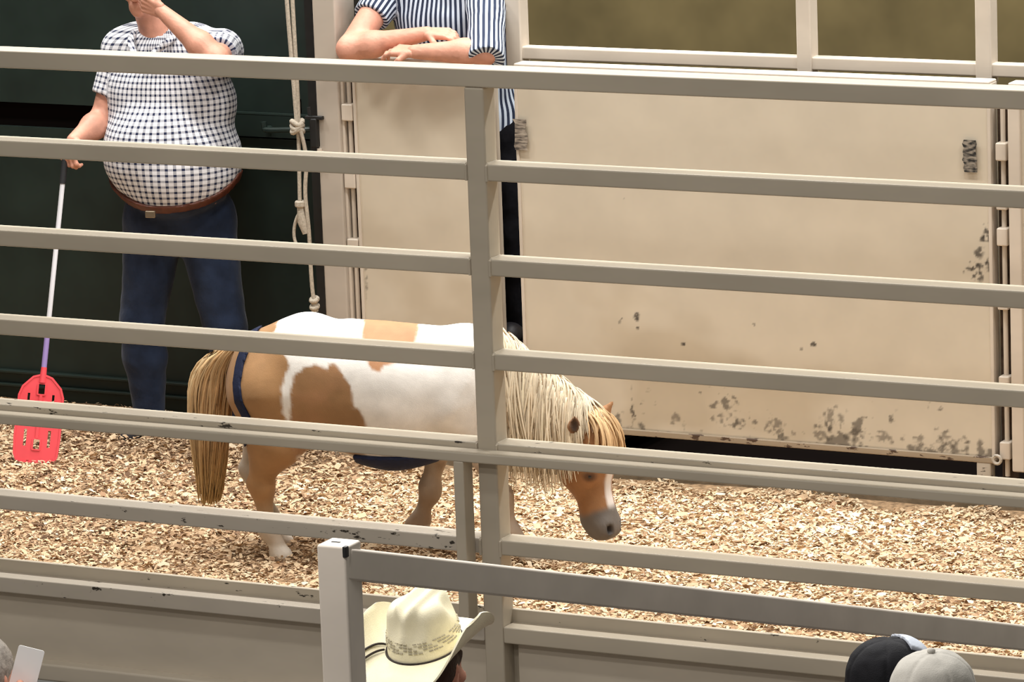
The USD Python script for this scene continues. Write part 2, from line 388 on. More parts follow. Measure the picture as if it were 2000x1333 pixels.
# ------------------------------------------------------------------ ring fence (one weldment)
fence = thing('ring_fence', 'beige welded pipe ring fence with six long rails in front of the pony', 'fence')
RAILS = (2.027, 1.695, 1.361, 1.027, 0.705, 0.358)
X0, X1 = -5.6, 5.2
PX0, PX1 = -0.118, -0.042
for i, z in enumerate(RAILS):
    mat = M_paint if i < 4 else M_chip
    if i == 0:
        obj('rail', box(X0, X1, -0.1, 0.0, z - 0.066, z, 0.007), mat, fence)
    elif i == 5:
        obj('rail', box(X0, PX0 + 0.004, -0.1, 0.0, z - 0.056, z, 0.007), M_chip2, fence)
        obj('rail', box(PX1 - 0.004, X1, -0.1, 0.0, z - 0.056, z, 0.007), M_paint, fence)
    else:
        obj('rail', box(X0, PX0 + 0.004, -0.1, 0.0, z - 0.06, z, 0.007), mat, fence)
        obj('rail', box(PX1 - 0.004, X1, -0.1, 0.0, z - 0.06, z, 0.007), mat, fence)
obj('post', box(PX0, PX1, -0.1, -0.01, -0.36, RAILS[0] - 0.066, 0.008), M_paint, fence)
for i, z in enumerate(RAILS[1:]):                       # weld beads where the rails meet the post
    for xw, r in ((PX1 + 0.002, 0.006), (PX0 - 0.002, 0.005)):
        obj('weld_bead', tube([(xw, -0.1, z - 0.06), (xw, -0.1, z - 0.006), (xw, -0.094, z - 0.001), (xw, -0.02, z - 0.002)], r, 6), M_paint, fence)
obj('guard_rail', box(X0, X1, -0.175, -0.098, 0.648, 0.683, 0.006), M_paint, fence)
obj('stub_post', box(-0.176, -0.136, -0.175, -0.103, 0.06, 0.650, 0.005), M_paint, fence)
obj('kick_board', box(X0, X1, -0.022, 0.0, -0.34, 0.088, 0.003), M_chip, fence)
obj('sill_rail', box(X0, PX0, -0.1, -0.02, -0.018, 0.042, 0.006), M_chip2, fence)
obj('sill_rail', box(PX1, X1, -0.1, -0.02, -0.018, 0.042, 0.006), M_paint, fence)
obj('infill_panel', box(X0, PX0 - 0.02, -0.045, -0.035, -0.30, -0.015), M_panel, fence)
obj('infill_panel', box(PX1 + 0.03, X1, -0.045, -0.035, -0.30, -0.015), M_panel, fence)
obj('bottom_rail', box(X0, PX0, -0.1, -0.02, -0.345, -0.278, 0.010), M_panel, fence)
obj('bottom_rail', box(PX1, X1, -0.1, -0.02, -0.345, -0.278, 0.010), M_panel, fence)

# ------------------------------------------------------------------ sheet gates of the far side, their marks as paint wear in the sheet
def sheet(x0, x1, z0, z1, y, h=0.0065):
    nx, nz = int((x1 - x0) / h) + 1, int((z1 - z0) / h) + 1
    X, Z = np.meshgrid(np.linspace(x0, x1, nx), np.linspace(z0, z1, nz), indexing='ij')
    dent = (meshkit.fbm(np.stack([X * 1.4, Z * 1.4, X * 0], -1), 3, 5) - 0.5) * 0.010
    P = np.stack([X, y + dent, Z], -1).reshape(-1, 3)
    i = np.arange(nx * nz).reshape(nx, nz)
    q = np.stack([i[:-1, :-1], i[1:, :-1], i[1:, 1:], i[:-1, 1:]], -1).reshape(-1, 4)
    return P, np.vstack([q[:, [0, 1, 2]], q[:, [0, 2, 3]]])

def wear(P, spots, rust=True, seed=0):
    col = np.tile(np.array(lin(210, 198, 178)) * 0.94, (len(P), 1))
    x, z = P[:, 0], P[:, 2]
    q = np.stack([x, z, 0 * x], -1)
    soil_shade = meshkit.fbm(q * np.array([2.0, 3.0, 1]), 4, seed + 1)
    k = np.clip((soil_shade - 0.52) * 2.2, 0, 0.35) * np.clip((1.35 - z) / 0.8, 0, 1)
    col = col * (1 - k[:, None]) + np.array([0.36, 0.27, 0.16]) * k[:, None]
    n1 = meshkit.fbm(q * 38, 4, seed + 2); n2 = meshkit.fbm(q * 9, 3, seed + 4); n3 = meshkit.fbm(q * 75, 2, seed + 8)
    dark = np.array([0.05, 0.042, 0.035])
    if rust:
        lowz = np.clip(1 - (z - 0.19) / 0.24, 0, 1)
        m = np.clip((n1 * 0.55 + n2 * 0.5 + lowz * 0.27 - 0.81) * 14, 0, 1) * (lowz > 0)
        col = col * (1 - 0.7 * m[:, None]) + dark * 0.7 * m[:, None]
        e = np.clip(1 - (z - 0.185) / 0.02, 0, 1) * np.clip(n2 * 2.2, 0, 1)
        col = col * (1 - 0.75 * e[:, None]) + np.array([0.09, 0.045, 0.02]) * 0.75 * e[:, None]
    for cx, cz, rx, rz, hard, sx in spots:
        d = ((x - cx - sx * (z - cz)) / rx) ** 2 + ((z - cz) / rz) ** 2
        m = np.clip((1.0 - d + (n1 - 0.5) * 5.5 * (1 - hard)) * 2.0, 0, 1) * np.clip(hard * 0.9 + (n3 - 0.42) * 5, 0, 1) * (0.62 + 0.38 * (hard > 0.45) + 0.3 * (cz > 0.9))
        col = col * (1 - 0.93 * m[:, None]) + dark * 0.93 * m[:, None]
    return col

def gate(name, label, x0, x1, spots, seed):
    g = thing(name, label, 'gate')
    P, F = sheet(x0, x1, 0.186, 1.652, WALL_Y)
    obj('sheet_panel', (P, F), M_gate, g, smooth=True, col=wear(P, spots, True, seed))
    obj('back_sheet', box(x0, x1, WALL_Y + 0.045, WALL_Y + 0.055, 0.19, 1.65), M_gatepaint, g)
    obj('bottom_rail', box(x0, x1, WALL_Y - 0.012, WALL_Y + 0.06, 0.172, 0.197, 0.004), M_grime, g)
    obj('top_rail', box(x0, x1, WALL_Y - 0.008, WALL_Y + 0.075, 1.635, 1.665, 0.006), M_gatepaint, g)
    obj('stile', box(x0 - 0.002, x0 + 0.012, WALL_Y - 0.006, WALL_Y + 0.07, 0.18, 1.655, 0.003), M_gatepaint, g)
    obj('stile', box(x1 - 0.012, x1 + 0.002, WALL_Y - 0.006, WALL_Y + 0.07, 0.18, 1.655, 0.003), M_gatepaint, g)
    return g
gate('sheet_gate', 'narrow plain beige sheet-metal gate under the crossed arms', -1.862, -1.235, [(-1.84, 0.75, 0.006, 0.10, 0.3, 0)], 11)
g2 = gate('sheet_gate', 'wide beige sheet-metal gate with scuffs and black worn patch behind the pony', -1.122, 0.905,
     [(-0.614, 0.660, 0.017, 0.020, 0.75, 0), (-0.675, 0.642, 0.012, 0.014, 0.5, 0.9), (-0.41, 0.56, 0.010, 0.009, 0.7, 0), (-0.61, 0.615, 0.008, 0.006, 0.6, 0),
      (0.15, 0.595, 0.013, 0.009, 0.7, 0), (0.10, 0.57, 0.010, 0.008, 0.4, 0), (-0.10, 0.66, 0.007, 0.007, 0.4, 0), (-0.655, 1.14, 0.008, 0.008, 0.4, 0), (-0.73, 0.605, 0.010, 0.006, 0.4, 0),
      (-0.645, 0.265, 0.014, 0.045, 0.5, 0), (-0.648, 0.33, 0.007, 0.06, 0.45, 0),
      (0.862, 0.985, 0.028, 0.10, 0.25, 0.22), (0.845, 0.945, 0.055, 0.025, 0.12, 0.3), (0.885, 1.06, 0.018, 0.06, 0.15, 0),
      (-0.45, 0.255, 0.03, 0.03, 0.25, 0), (-0.24, 0.262, 0.05, 0.035, 0.3, 0), (-0.17, 0.25, 0.03, 0.025, 0.3, 0), (-0.03, 0.255, 0.05, 0.04, 0.3, 0), (0.18, 0.25, 0.05, 0.04, 0.3, 0),
      (0.22, 0.30, 0.06, 0.05, 0.2, 0.4), (0.32, 0.235, 0.05, 0.035, 0.35, 0), (0.45, 0.24, 0.04, 0.03, 0.4, 0), (0.55, 0.245, 0.06, 0.02, 0.25, 0), (0.72, 0.25, 0.06, 0.03, 0.2, 0)], 31)
tape = thing('tape_strip', 'mottled black strip stuck near the top right of the wide gate', 'tape', (0.823, WALL_Y - 0.012, 1.375))
def torn(w, h, n=9, seed=1):
    r = np.random.default_rng(seed)
    zs = np.linspace(-h / 2, h / 2, n)
    a = [(-w / 2 + r.uniform(-.1, .1) * w, z) for z in zs]; b = [(w / 2 + r.uniform(-.1, .1) * w, z) for z in zs[::-1]]
    m = trimesh.creation.extrude_polygon(Polygon(a + b), 0.002, engine='earcut')
    m.apply_transform(np.array([[1, 0, 0, 0], [0, 0, -1, 0], [0, 1, 0, 0], [0, 0, 0, 1.0]]))
    return m
M_tape = usdkit.material(stage, L('mottled_tape'), {'g': ('geometry', {}), 'mp': ('mapping', {'scale': (0.5, 1, 1.6)}), 'n': ('noise_texture', {'scale': 55.0, 'detail': 4.0}), 'r': ('rgb_ramp', {'ramp': [(0.42, (0.012, 0.012, 0.012)), (0.62, (0.30, 0.26, 0.21))]}), 'p': ('principled_bsdf', {'roughness': 0.6})},
    [('g.position', 'mp.vector'), ('mp.vector', 'n.vector'), ('n.fac', 'r.fac'), ('r.color', 'p.base_color')], surface='p.BSDF')
obj('strip', torn(0.052, 0.125, seed=4), M_tape, tape)
M_stick = usdkit.material(stage, L('faded_sticker'), {'g': ('geometry', {}), 'mp': ('mapping', {'scale': (0.5, 1, 2.2)}), 'n': ('noise_texture', {'scale': 42.0, 'detail': 5.0}), 'r': ('rgb_ramp', {'ramp': [(0.36, (0.05, 0.042, 0.036)), (0.50, (0.24, 0.20, 0.16)), (0.66, (0.42, 0.36, 0.29))]}), 'p': ('principled_bsdf', {'roughness': 0.6})},
    [('g.position', 'mp.vector'), ('mp.vector', 'n.vector'), ('n.fac', 'r.fac'), ('r.color', 'p.base_color')], surface='p.BSDF')
st = thing('warning_sticker', 'faded illegible grey sticker at the upper corner of the wide gate', 'sticker', (-1.098, WALL_Y - 0.012, 1.378))
obj('strip', torn(0.056, 0.125, seed=9), M_stick, st)

# third sheet at the right border, with its hinge post
g3 = thing('sheet_gate', 'beige sheet gate cut off by the right edge of the photo', 'gate')
P, F = sheet(1.03, 4.2, 0.186, 1.652, WALL_Y - 0.01)
obj('sheet_panel', (P, F), M_gate, g3, smooth=True, col=wear(P, [(1.05, 1.02, 0.008, 0.14, 0.1, 0), (1.06, 0.62, 0.012, 0.08, 0.2, 0), (1.15, 0.24, 0.1, 0.05, 0.2, 0)], True, 77))
obj('stile', box(0.985, 1.035, WALL_Y - 0.03, WALL_Y + 0.05, 0.15, 1.655, 0.006), M_gatepaint, g3)
obj('top_rail', box(0.985, 4.2, WALL_Y - 0.02, WALL_Y + 0.06, 1.635, 1.665, 0.006), M_gatepaint, g3)
obj('bottom_rail', box(1.03, 4.2, WALL_Y - 0.022, WALL_Y + 0.05, 0.172, 0.197, 0.004), M_chip2, g3)

def hinge_parts(h, x, zs, w=0.022, y=WALL_Y + 0.02, oz=0.0):
    """pin, plate and blocks of a hinge as parts of the gate or post h that carries it"""
    obj('hinge_pin', tube([(x, y, 0.12 - oz), (x, y, 1.62 - oz)], 0.010, 10), M_gatepaint, h, smooth=40)
    obj('backing_plate', box(x - w * 1.5, x + w * 1.5, y + 0.03, y + 0.045, 0.05 - oz, 1.64 - oz), M_hingeback, h)
    for z in zs:
        obj('hinge_block', box(x - w, x + w, y - 0.03, y + 0.028, z - oz, z + 0.07 - oz, 0.006), M_gatepaint, h)
M_hingeback = plain('brown_recess', (0.075, 0.05, 0.035), 0.8, 0.2, var=0.5, scale=25)  # dark brown plate filling the gap behind the hinges
hinge_parts(g3, 0.948, (1.36, 1.17, 1.03, 0.78, 0.45, 0.19))
jamb = thing('gate_post', 'wide beige square gate post between the green door and the narrow gate', 'post', (-1.972, WALL_Y + 0.03, 0))
obj('column', box(-0.055, 0.050, -0.05, 0.12, -0.02, 2.6, 0.008), M_jamb, jamb)
obj('latch', cat_([box(-0.075, -0.045, -0.075, 0.02, 1.29, 1.41, 0.006), box(-0.10, -0.02, -0.07, -0.05, 1.405, 1.42, 0.003), tube([(-0.08, -0.06, 1.405), (-0.085, -0.06, 1.455)], 0.008, 8)]), M_dark, jamb, label='black latch box bolted to the post')
obj('bolt', cat_([box(-0.058, -0.028, -0.075, -0.045, 1.245, 1.275, 0.006), tube([(-0.043, -0.06, 1.285), (-0.043, -0.06, 1.215)], 0.011, 10)]), M_gatepaint, jamb)
hinge_parts(jamb, 0.079, (1.40, 1.12, 0.84, 0.45), 0.026, -0.01)
obj('angle_strip', box(0.050, 0.062, -0.03, 0.08, 0.1, 1.62, 0.003), M_gatepaint, jamb)
# dirt sill below the gates
tag(obj('trim_1', box(-1.92, 5.0, WALL_Y - 0.005, WALL_Y + 0.03, -0.10, 0.075, 0.01), M_conc), kind='structure')
foot = thing('gate_stop', 'small beige steel stop block under the wide gate corner', 'gate stop', (0.86, WALL_Y + 0.01, 0.075))
obj('block', box(-0.03, 0.03, -0.02, 0.03, -0.01, 0.10, 0.006), M_chip2, foot)
obj('hinge_eye', tube([(0.062 + 0.016 * math.cos(a), -0.035, 0.118 + 0.016 * math.sin(a)) for a in np.linspace(0, 2 * math.pi, 14)], 0.007, 6), M_chip2, foot)

# barrier frame behind the gates
bar = thing('barrier_frame', 'beige upper barrier frame with uprights above the wide gate', 'barrier')
obj('rail', box(-1.20, 5.0, 2.425, 2.485, 1.652, 1.705, 0.008), M_gatepaint, bar)
for xa, xb in ((-1.243, -1.172), (0.035, 0.097), (0.782, 0.847)):
    obj('upright', box(xa, xb, 2.415, 2.495, 1.62, 2.55, 0.008), M_gatepaint, bar)

# ------------------------------------------------------------------ green door on the left
DY = 2.75
d = thing('door_1', None, None, kind='structure')
obj('upper_panel', box(-5.6, -2.16, DY, DY + 0.05, 1.325, 3.0), M_green, d)
obj('lower_panel', box(-5.6, -2.16, DY + 0.012, DY + 0.05, -0.05, 1.215), M_green, d)
obj('ledge', box(-3.2, -2.16, DY - 0.01, DY + 0.03, 1.225, 1.325), M_green, d)
obj('shadow_gap', box(-5.6, -2.16, DY + 0.04, DY + 0.06, 1.20, 1.33), M_black, d)
obj('trim_strip', box(-3.2, -2.30, DY - 0.012, DY + 0.004, 1.322, 1.330), M_green2, d)
hd = obj('handle', cat_([tube(spline([(-2.545, DY - 0.005, 1.265), (-2.545, DY - 0.06, 1.268), (-2.50, DY - 0.07, 1.268), (-2.40, DY - 0.07, 1.274), (-2.33, DY - 0.06, 1.276), (-2.33, DY - 0.005, 1.276)], 26), 0.012, 8), tube([(-2.545, DY - 0.06, 1.268), (-2.548, DY - 0.06, 1.30)], 0.013, 8)]), M_green2, d, smooth=40)
obj('slot', box(-2.425, -2.395, DY - 0.006, DY + 0.01, 1.335, 1.395, 0.003), M_black, d)
for z in (0.05, 0.11):
    obj('base_strip', box(-5.6, -2.16, DY - 0.02, DY + 0.02, z, z + 0.012, 0.003), M_green, d)
obj('door_edge', box(-2.16, -2.06, DY - 0.35, DY + 0.05, -0.05, 3.0), M_dark, d)

# ------------------------------------------------------------------ rope
rope = thing('hanging_rope', 'doubled cream rope with knots hanging in front of the green door', 'rope', (-2.115, 2.2, 0))
def rp(pts, r=0.0085):
    return tube(spline(pts, 10 * len(pts)), r, 8)
obj('strand', rp([(-0.022, 0, 2.6), (-0.016, 0, 2.1), (-0.004, 0, 1.73), (0.006, 0, 1.50), (0.012, -0.005, 1.385)], 0.009), M_rope, rope, smooth=50)
obj('strand', rp([(0.006, 0.01, 2.6), (0.008, 0.01, 2.1), (0.012, 0.01, 1.73), (0.014, 0.01, 1.50), (0.014, 0.005, 1.385)], 0.009), M_rope, rope, smooth=50)
obj('strand', rp([(0.016, 0, 1.385), (0.035, -0.01, 1.35), (0.045, 0, 1.27), (0.045, 0, 1.20), (0.035, 0, 1.10), (0.042, 0, 0.98), (0.045, 0, 0.86), (0.046, 0, 0.74), (0.055, 0, 0.64)]), M_rope, rope, smooth=50)
obj('strand', rp([(0.012, 0, 1.38), (0.015, 0.0, 1.30), (0.012, 0, 1.20), (0.008, 0, 1.06)]), M_rope, rope, smooth=50)
obj('strand', rp([(0.006, 0, 1.02), (-0.02, -0.005, 0.96), (-0.018, -0.01, 0.90), (0.01, -0.01, 0.865), (0.04, -0.005, 0.86)], 0.007), M_rope, rope, smooth=50)
kn = [tube([(0.012 + 0.022 * math.cos(a), 0.02 * math.sin(a), zz + 0.008 * math.sin(2 * a + ph)) for a in np.linspace(0, 2 * math.pi, 22)], 0.011, 8) for zz, ph in ((1.392, 0), (1.375, 1.5), (1.36, 3))]
obj('knot', cat_(kn), M_rope, rope, smooth=50)
kn = [tube([(0.010 + 0.016 * math.cos(a), 0.016 * math.sin(a), 1.06 - 0.006 * k) for a in np.linspace(0, 2 * math.pi, 18)], 0.008, 8) for k in range(3)]
kn.append(tube([(0.008, 0, 1.05), (0.016, 0, 0.98), (0.030, 0, 0.93)], [0.014, 0.022, 0.014], 10))
obj('knot', cat_(kn), M_rope, rope, smooth=50)
kn = [tube([(0.055 + 0.013 * math.cos(a), 0.013 * math.sin(a), 0.655 - 0.03 * k + 0.006 * math.sin(a)) for a in np.linspace(0, 2 * math.pi, 18)], 0.010, 8) for k in range(2)]
kn.append(tube([(0.055, 0, 0.67), (0.056, 0, 0.605)], [0.008, 0.015], 8))
obj('knot', cat_(kn), M_rope, rope, smooth=50)

# ------------------------------------------------------------------ the pony
# local frame: x along the body towards the head, y away from the seats, z up
pony = thing('pony', 'small tan and white pinto pony walking with lowered head behind the fence', 'pony', (-1.41, 0.745, 0), 18.0)
HY = math.radians(-24)
HC = np.array([1.165, 0.0, 0.0])
def hd3(s, t, z):
    x, y = s - HC[0], t
    return (HC[0] + x * math.cos(HY) - y * math.sin(HY), x * math.sin(HY) + y * math.cos(HY) - 0.02, z)
BW = (1, 0.84, 1)
trunk = [cone((-0.005, 0, 0.66), (0.10, 0, 0.665), 0.185, 0.228, (1, 0.92, 1)), cone((0.12, 0, 0.655), (0.45, 0, 0.605), 0.238, 0.250, BW),
         cone((0.45, 0, 0.605), (0.72, 0, 0.615), 0.250, 0.215, (1, 0.80, 1)), cone((0.56, 0, 0.76), (0.72, 0, 0.79), 0.07, 0.078, BW),
         cone((0.72, 0, 0.62), (0.80, 0, 0.57), 0.205, 0.140, (1, 0.85, 1)), cone((0.30, 0, 0.83), (0.56, 0, 0.775), 0.05, 0.06, BW),
         cone((-0.06, 0, 0.76), (0.14, 0, 0.83), 0.06, 0.07, (1, 1.2, 1))]
neck = [cone((0.80, 0, 0.655), (1.12, -0.01, 0.465), 0.165, 0.098, (1, 0.62, 1)), cone((0.80, 0, 0.76), (1.15, -0.005, 0.515), 0.055, 0.04, BW)]
headp = [cone(hd3(1.175, 0, 0.45), hd3(1.165, 0, 0.335), 0.085, 0.098, (1, 0.78, 1)), cone(hd3(1.215, 0, 0.44), hd3(1.235, 0, 0.35), 0.062, 0.055),
         cone(hd3(1.185, 0, 0.32), hd3(1.228, 0, 0.165), 0.085, 0.060, (1, 0.85, 1)), cone(hd3(1.225, 0, 0.165), hd3(1.248, 0, 0.115), 0.060, 0.056),
         cone(hd3(1.205, 0, 0.125), hd3(1.215, 0, 0.100), 0.042, 0.034), cone(hd3(1.27, -0.030, 0.12), hd3(1.275, -0.032, 0.105), 0.027, 0.025), cone(hd3(1.27, 0.030, 0.12), hd3(1.275, 0.032, 0.105), 0.027, 0.025),
         cone(hd3(1.232, -0.054, 0.342), hd3(1.228, -0.054, 0.318), 0.025, 0.025), cone(hd3(1.232, 0.054, 0.342), hd3(1.228, 0.054, 0.318), 0.025, 0.025)]
def hind(t, st, ho, hoof):
    sg = -1 if t < 0 else 1
    return [cone((0.0, t * 0.75, 0.62), (st[0] + 0.025, t * 1.0, st[1]), 0.165, 0.105), cone((st[0], t, st[1] - 0.01), (ho[0] - 0.005, t, ho[1] + 0.03), 0.092, 0.043),
            cone((ho[0] - 0.03, t, ho[1] + 0.02), (ho[0], t, ho[1]), 0.026, 0.040), cone((ho[0], t, ho[1]), (hoof[0] - 0.045, t, 0.125), 0.039, 0.027),
            cone((hoof[0] - 0.045, t, 0.11), (hoof[0] - 0.04, t, 0.10), 0.033, 0.033), cone((hoof[0] - 0.04, t, 0.10), (hoof[0] - 0.012, t, 0.05), 0.027, 0.030)]
def fore(t, el, kn, ft, hoof):
    return [cone((0.70, t * 0.8, 0.56), (el[0], t, el[1]), 0.112, 0.050), cone((el[0], t, el[1]), (kn[0], t, kn[1] + 0.03), 0.048, 0.032),
            cone((kn[0], t, kn[1] + 0.012), (kn[0] + 0.002, t, kn[1] - 0.012), 0.036, 0.034), cone((kn[0], t, kn[1]), (ft[0], t, ft[1] + 0.02), 0.034, 0.025),
            cone((ft[0], t, ft[1] + 0.005), (ft[0] - 0.002, t, ft[1] - 0.005), 0.032, 0.032), cone((ft[0], t, ft[1]), (hoof[0] - 0.012, t, hoof[1] + 0.045), 0.025, 0.029)]
hoofs = [(0.005, -0.10, 0.0), (-0.03, 0.10, 0.0), (0.497, 0.085, 0.03), (0.962, -0.10, 0.0)]
legs = hind(-0.10, (-0.01, 0.45), (-0.052, 0.265), hoofs[0]) + hind(0.10, (-0.07, 0.45), (-0.125, 0.275), hoofs[1]) \
     + fore(0.085, (0.612, 0.41), (0.560, 0.215), (0.520, 0.095), (0.497, 0.03)) + fore(-0.10, (0.765, 0.44), (0.866, 0.225), (0.893, 0.095), (0.962, 0.0))
ears = [cone(hd3(1.165, -0.055, 0.475), hd3(1.183, -0.080, 0.508), 0.028, 0.025), cone(hd3(1.183, -0.080, 0.508), hd3(1.196, -0.092, 0.548), 0.024, 0.006),
        cone(hd3(1.180, 0.055, 0.485), hd3(1.215, 0.085, 0.530), 0.027, 0.023), cone(hd3(1.215, 0.085, 0.530), hd3(1.245, 0.100, 0.572), 0.021, 0.005)]
hoof_cones = []
def hoof_prims(h):
    s, t, z = h
    return [cone((s - 0.012, t, z + 0.050), (s - 0.002, t, z + 0.012), 0.030, 0.039), cone((s - 0.004, t, z + 0.01), (s + 0.014, t, z + 0.006), 0.036, 0.034)]
def pony_f(P, g=0.0):
    d = smin(sdf(trunk + neck, P, 0.07), sdf(legs, P, 0.035), 0.045)
    d = smin(d, sdf(headp, P, 0.035), 0.045)
    d = smin(d, sdf(ears, P, 0.012), 0.010)
    ear_in = np.linalg.norm((P - np.array(hd3(1.200, -0.102, 0.515))) / np.array([0.016, 0.016, 0.026]), axis=-1) * 0.016 - 0.016
    d = np.maximum(d, -ear_in)
    for h in hoofs:
        d = smin(d, np.maximum(sdf(hoof_prims(h), P, 0.01), h[2] - 0.012 - P[..., 2]), 0.008)
    for sg in (-1, 1):
        c = np.array(hd3(1.296, sg * 0.036, 0.112))
        d = np.maximum(d, -(np.linalg.norm((P - c) / np.array([1, 1, 1.4]), axis=-1) - 0.012))
    return d - g
pm = nets(pony_f, (-0.30, -0.30, -0.03), (1.36, 0.30, 0.95), 0.0095)
v = pm.vertices
s_, t_, z_ = v[:, 0], v[:, 1], v[:, 2]
nz1 = meshkit.fbm(v * np.array([22, 22, 22.0]), 3, 2) - 0.5
nz2 = meshkit.fbm(v * np.array([7, 7, 7.0]), 3, 8) - 0.5
WHITE = np.array([0.84, 0.80, 0.75]); TAN = np.array([0.37, 0.20, 0.085]); PEACH = np.array([0.50, 0.25, 0.125]); SADDLE = np.array([0.31, 0.17, 0.075])
def inpoly(poly, x, y):
    """signed distance to a polygon, negative inside"""
    p = np.asarray(poly, float); q = np.roll(p, -1, 0)
    dmin = np.full(x.shape, 1e9); ins = np.zeros(x.shape, bool)
    for (ax, ay), (bx, by) in zip(p, q):
        ex, ey = bx - ax, by - ay
        h = np.clip(((x - ax) * ex + (y - ay) * ey) / (ex * ex + ey * ey), 0, 1)
        dmin = np.minimum(dmin, np.hypot(x - ax - h * ex, y - ay - h * ey))
        c = (ay > y) != (by > y)
        ins ^= c & (x < ex * (y - ay) / (ey if abs(ey) > 1e-9 else 1e-9) + ax)
    return np.where(ins, -dmin, dmin)
def lay(col, m, c):
    return col * (1 - m[:, None]) + np.asarray(c) * m[:, None]
edge = lambda d: np.clip(0.5 - d / 0.010, 0, 1)
col = np.tile(WHITE, (len(v), 1))
wob = nz1 * 0.03
rump = [(-0.4, 0.95), (0.0, 0.93), (0.035, 0.86), (0.055, 0.82), (0.094, 0.763), (0.076, 0.72), (0.070, 0.675), (0.072, 0.60), (0.078, 0.50), (0.10, 0.40), (0.08, 0.12), (-0.4, 0.12)]
col = lay(col, edge(inpoly(rump, s_, z_) + wob), TAN)
blob = [(0.088, 0.40), (0.092, 0.557), (0.096, 0.655), (0.118, 0.724), (0.150, 0.752), (0.190, 0.765), (0.222, 0.752), (0.238, 0.742), (0.250, 0.765), (0.268, 0.755), (0.310, 0.712), (0.330, 0.66), (0.335, 0.606), (0.352, 0.600), (0.378, 0.555), (0.385, 0.50), (0.36, 0.40)]
near = np.clip((0.02 - t_) / 0.02, 0, 1)
col = lay(col, edge(inpoly(blob, s_, z_) + wob) * near, SADDLE)
col = lay(col, np.clip((nz2 + 0.08) * 5, 0, 1) * edge(inpoly(blob, s_, z_) + wob) * near * 0.45, PEACH * 0.85)
saddle = [(0.345, 0.96), (0.352, 0.86), (0.372, 0.805), (0.392, 0.768), (0.405, 0.742), (0.435, 0.735), (0.455, 0.755), (0.500, 0.765), (0.545, 0.795), (0.56, 0.83), (0.565, 0.96)]
col = lay(col, edge(inpoly(saddle, s_, z_) + wob * 0.7) * np.clip((0.06 - t_) / 0.02, 0, 1), PEACH)
# neck underside and head
col = lay(col, np.clip((s_ - 0.90 + nz2 * 0.1) / 0.05, 0, 1) * np.clip((z_ - 0.20) / 0.03, 0, 1), TAN * 1.02)
HEADT = np.array([0.34, 0.165, 0.070])
ishead = (s_ > 1.04) & (z_ < 0.60) & ((s_ > 1.10) | (z_ < 0.36))
col = lay(col, ishead * np.clip((s_ - 1.04 + nz2 * 0.05) / 0.03, 0, 1), HEADT)
dx, dy = s_ - HC[0], t_ + 0.02
hs = HC[0] + dx * math.cos(-HY) - dy * math.sin(-HY); ht = dx * math.sin(-HY) + dy * math.cos(-HY)
col = lay(col, ishead * edge(np.abs(ht) - 0.020 + wob * 0.5) * (z_ > 0.17) * (z_ < 0.47) * np.clip((hs - 1.235) / 0.02, 0, 1), (0.78, 0.72, 0.68))
mz = np.clip((0.185 - z_ + nz2 * 0.05 + (hs - 1.22) * 0.25) / 0.03, 0, 1) * (s_ > 1.1)
col = lay(col, mz, (0.155, 0.135, 0.120))
for sg in (-1, 1):
    c = np.array(hd3(1.294, sg * 0.036, 0.112))
    col = lay(col, np.clip(1.6 - np.linalg.norm((v - c) / np.array([1, 1, 1.3]), axis=-1) / 0.014, 0, 1), (0.015, 0.010, 0.010))
c = np.array(hd3(1.197, -0.098, 0.515))
col = lay(col, np.clip(1.7 - np.linalg.norm((v - c) / np.array([1, 1, 1.6]), axis=-1) / 0.018, 0, 1), (0.05, 0.028, 0.018))
for sg in (-1, 1):
    c = np.array(hd3(1.239, sg * 0.071, 0.319))
    col = lay(col, np.clip(1.5 - np.linalg.norm((v - c) / np.array([1.35, 1.2, 1]), axis=-1) / 0.018, 0, 0.85), (0.07, 0.035, 0.022))
# dusty lower legs, pale hooves, belly browner towards the bottom
leg_d = (z_ < 0.42) & (s_ > 0.42) & (s_ < 1.03)
col = lay(col, leg_d * np.clip((0.43 - z_) / 0.08, 0, 1) * np.where(t_ > 0, 1.0, 0.8) * np.clip(0.95 + nz2 * 1.2, 0, 1), (0.26, 0.165, 0.10))
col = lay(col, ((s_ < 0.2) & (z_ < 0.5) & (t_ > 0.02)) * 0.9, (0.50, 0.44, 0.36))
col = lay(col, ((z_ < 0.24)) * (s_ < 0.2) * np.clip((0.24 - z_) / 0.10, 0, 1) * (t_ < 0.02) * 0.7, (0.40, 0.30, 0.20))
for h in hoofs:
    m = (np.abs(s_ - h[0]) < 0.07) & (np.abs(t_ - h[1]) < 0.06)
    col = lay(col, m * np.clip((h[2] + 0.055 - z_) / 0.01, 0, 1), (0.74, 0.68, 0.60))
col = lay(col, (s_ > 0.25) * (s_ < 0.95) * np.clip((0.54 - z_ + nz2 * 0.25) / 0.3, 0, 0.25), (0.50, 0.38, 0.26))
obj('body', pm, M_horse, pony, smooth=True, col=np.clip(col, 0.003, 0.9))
for sg, p in ((-1, hd3(1.237, -0.067, 0.320)), (1, hd3(1.237, 0.067, 0.320))):
    e = trimesh.creation.icosphere(subdivisions=2, radius=0.0140); e.apply_translation(p)
    obj('eye', e, M_eye, pony, smooth=True)

def on_skin(P, off, it=5, pull=False):
    """pushes points that are inside the skin out to the distance off"""
    for _ in range(it):
        f = lambda Q: smin(sdf(trunk[2:] + neck, Q, 0.07), sdf(headp[:4], Q, 0.035), 0.045)
        d = f(P); e = 0.004
        g = np.stack([f(P + np.eye(3)[k] * e) - d for k in range(3)], -1)
        g /= np.maximum(np.linalg.norm(g, axis=-1, keepdims=True), 1e-6)
        P = P + g * np.clip(off - d, -0.05 if pull else 0, 0.05)[..., None]
    return P

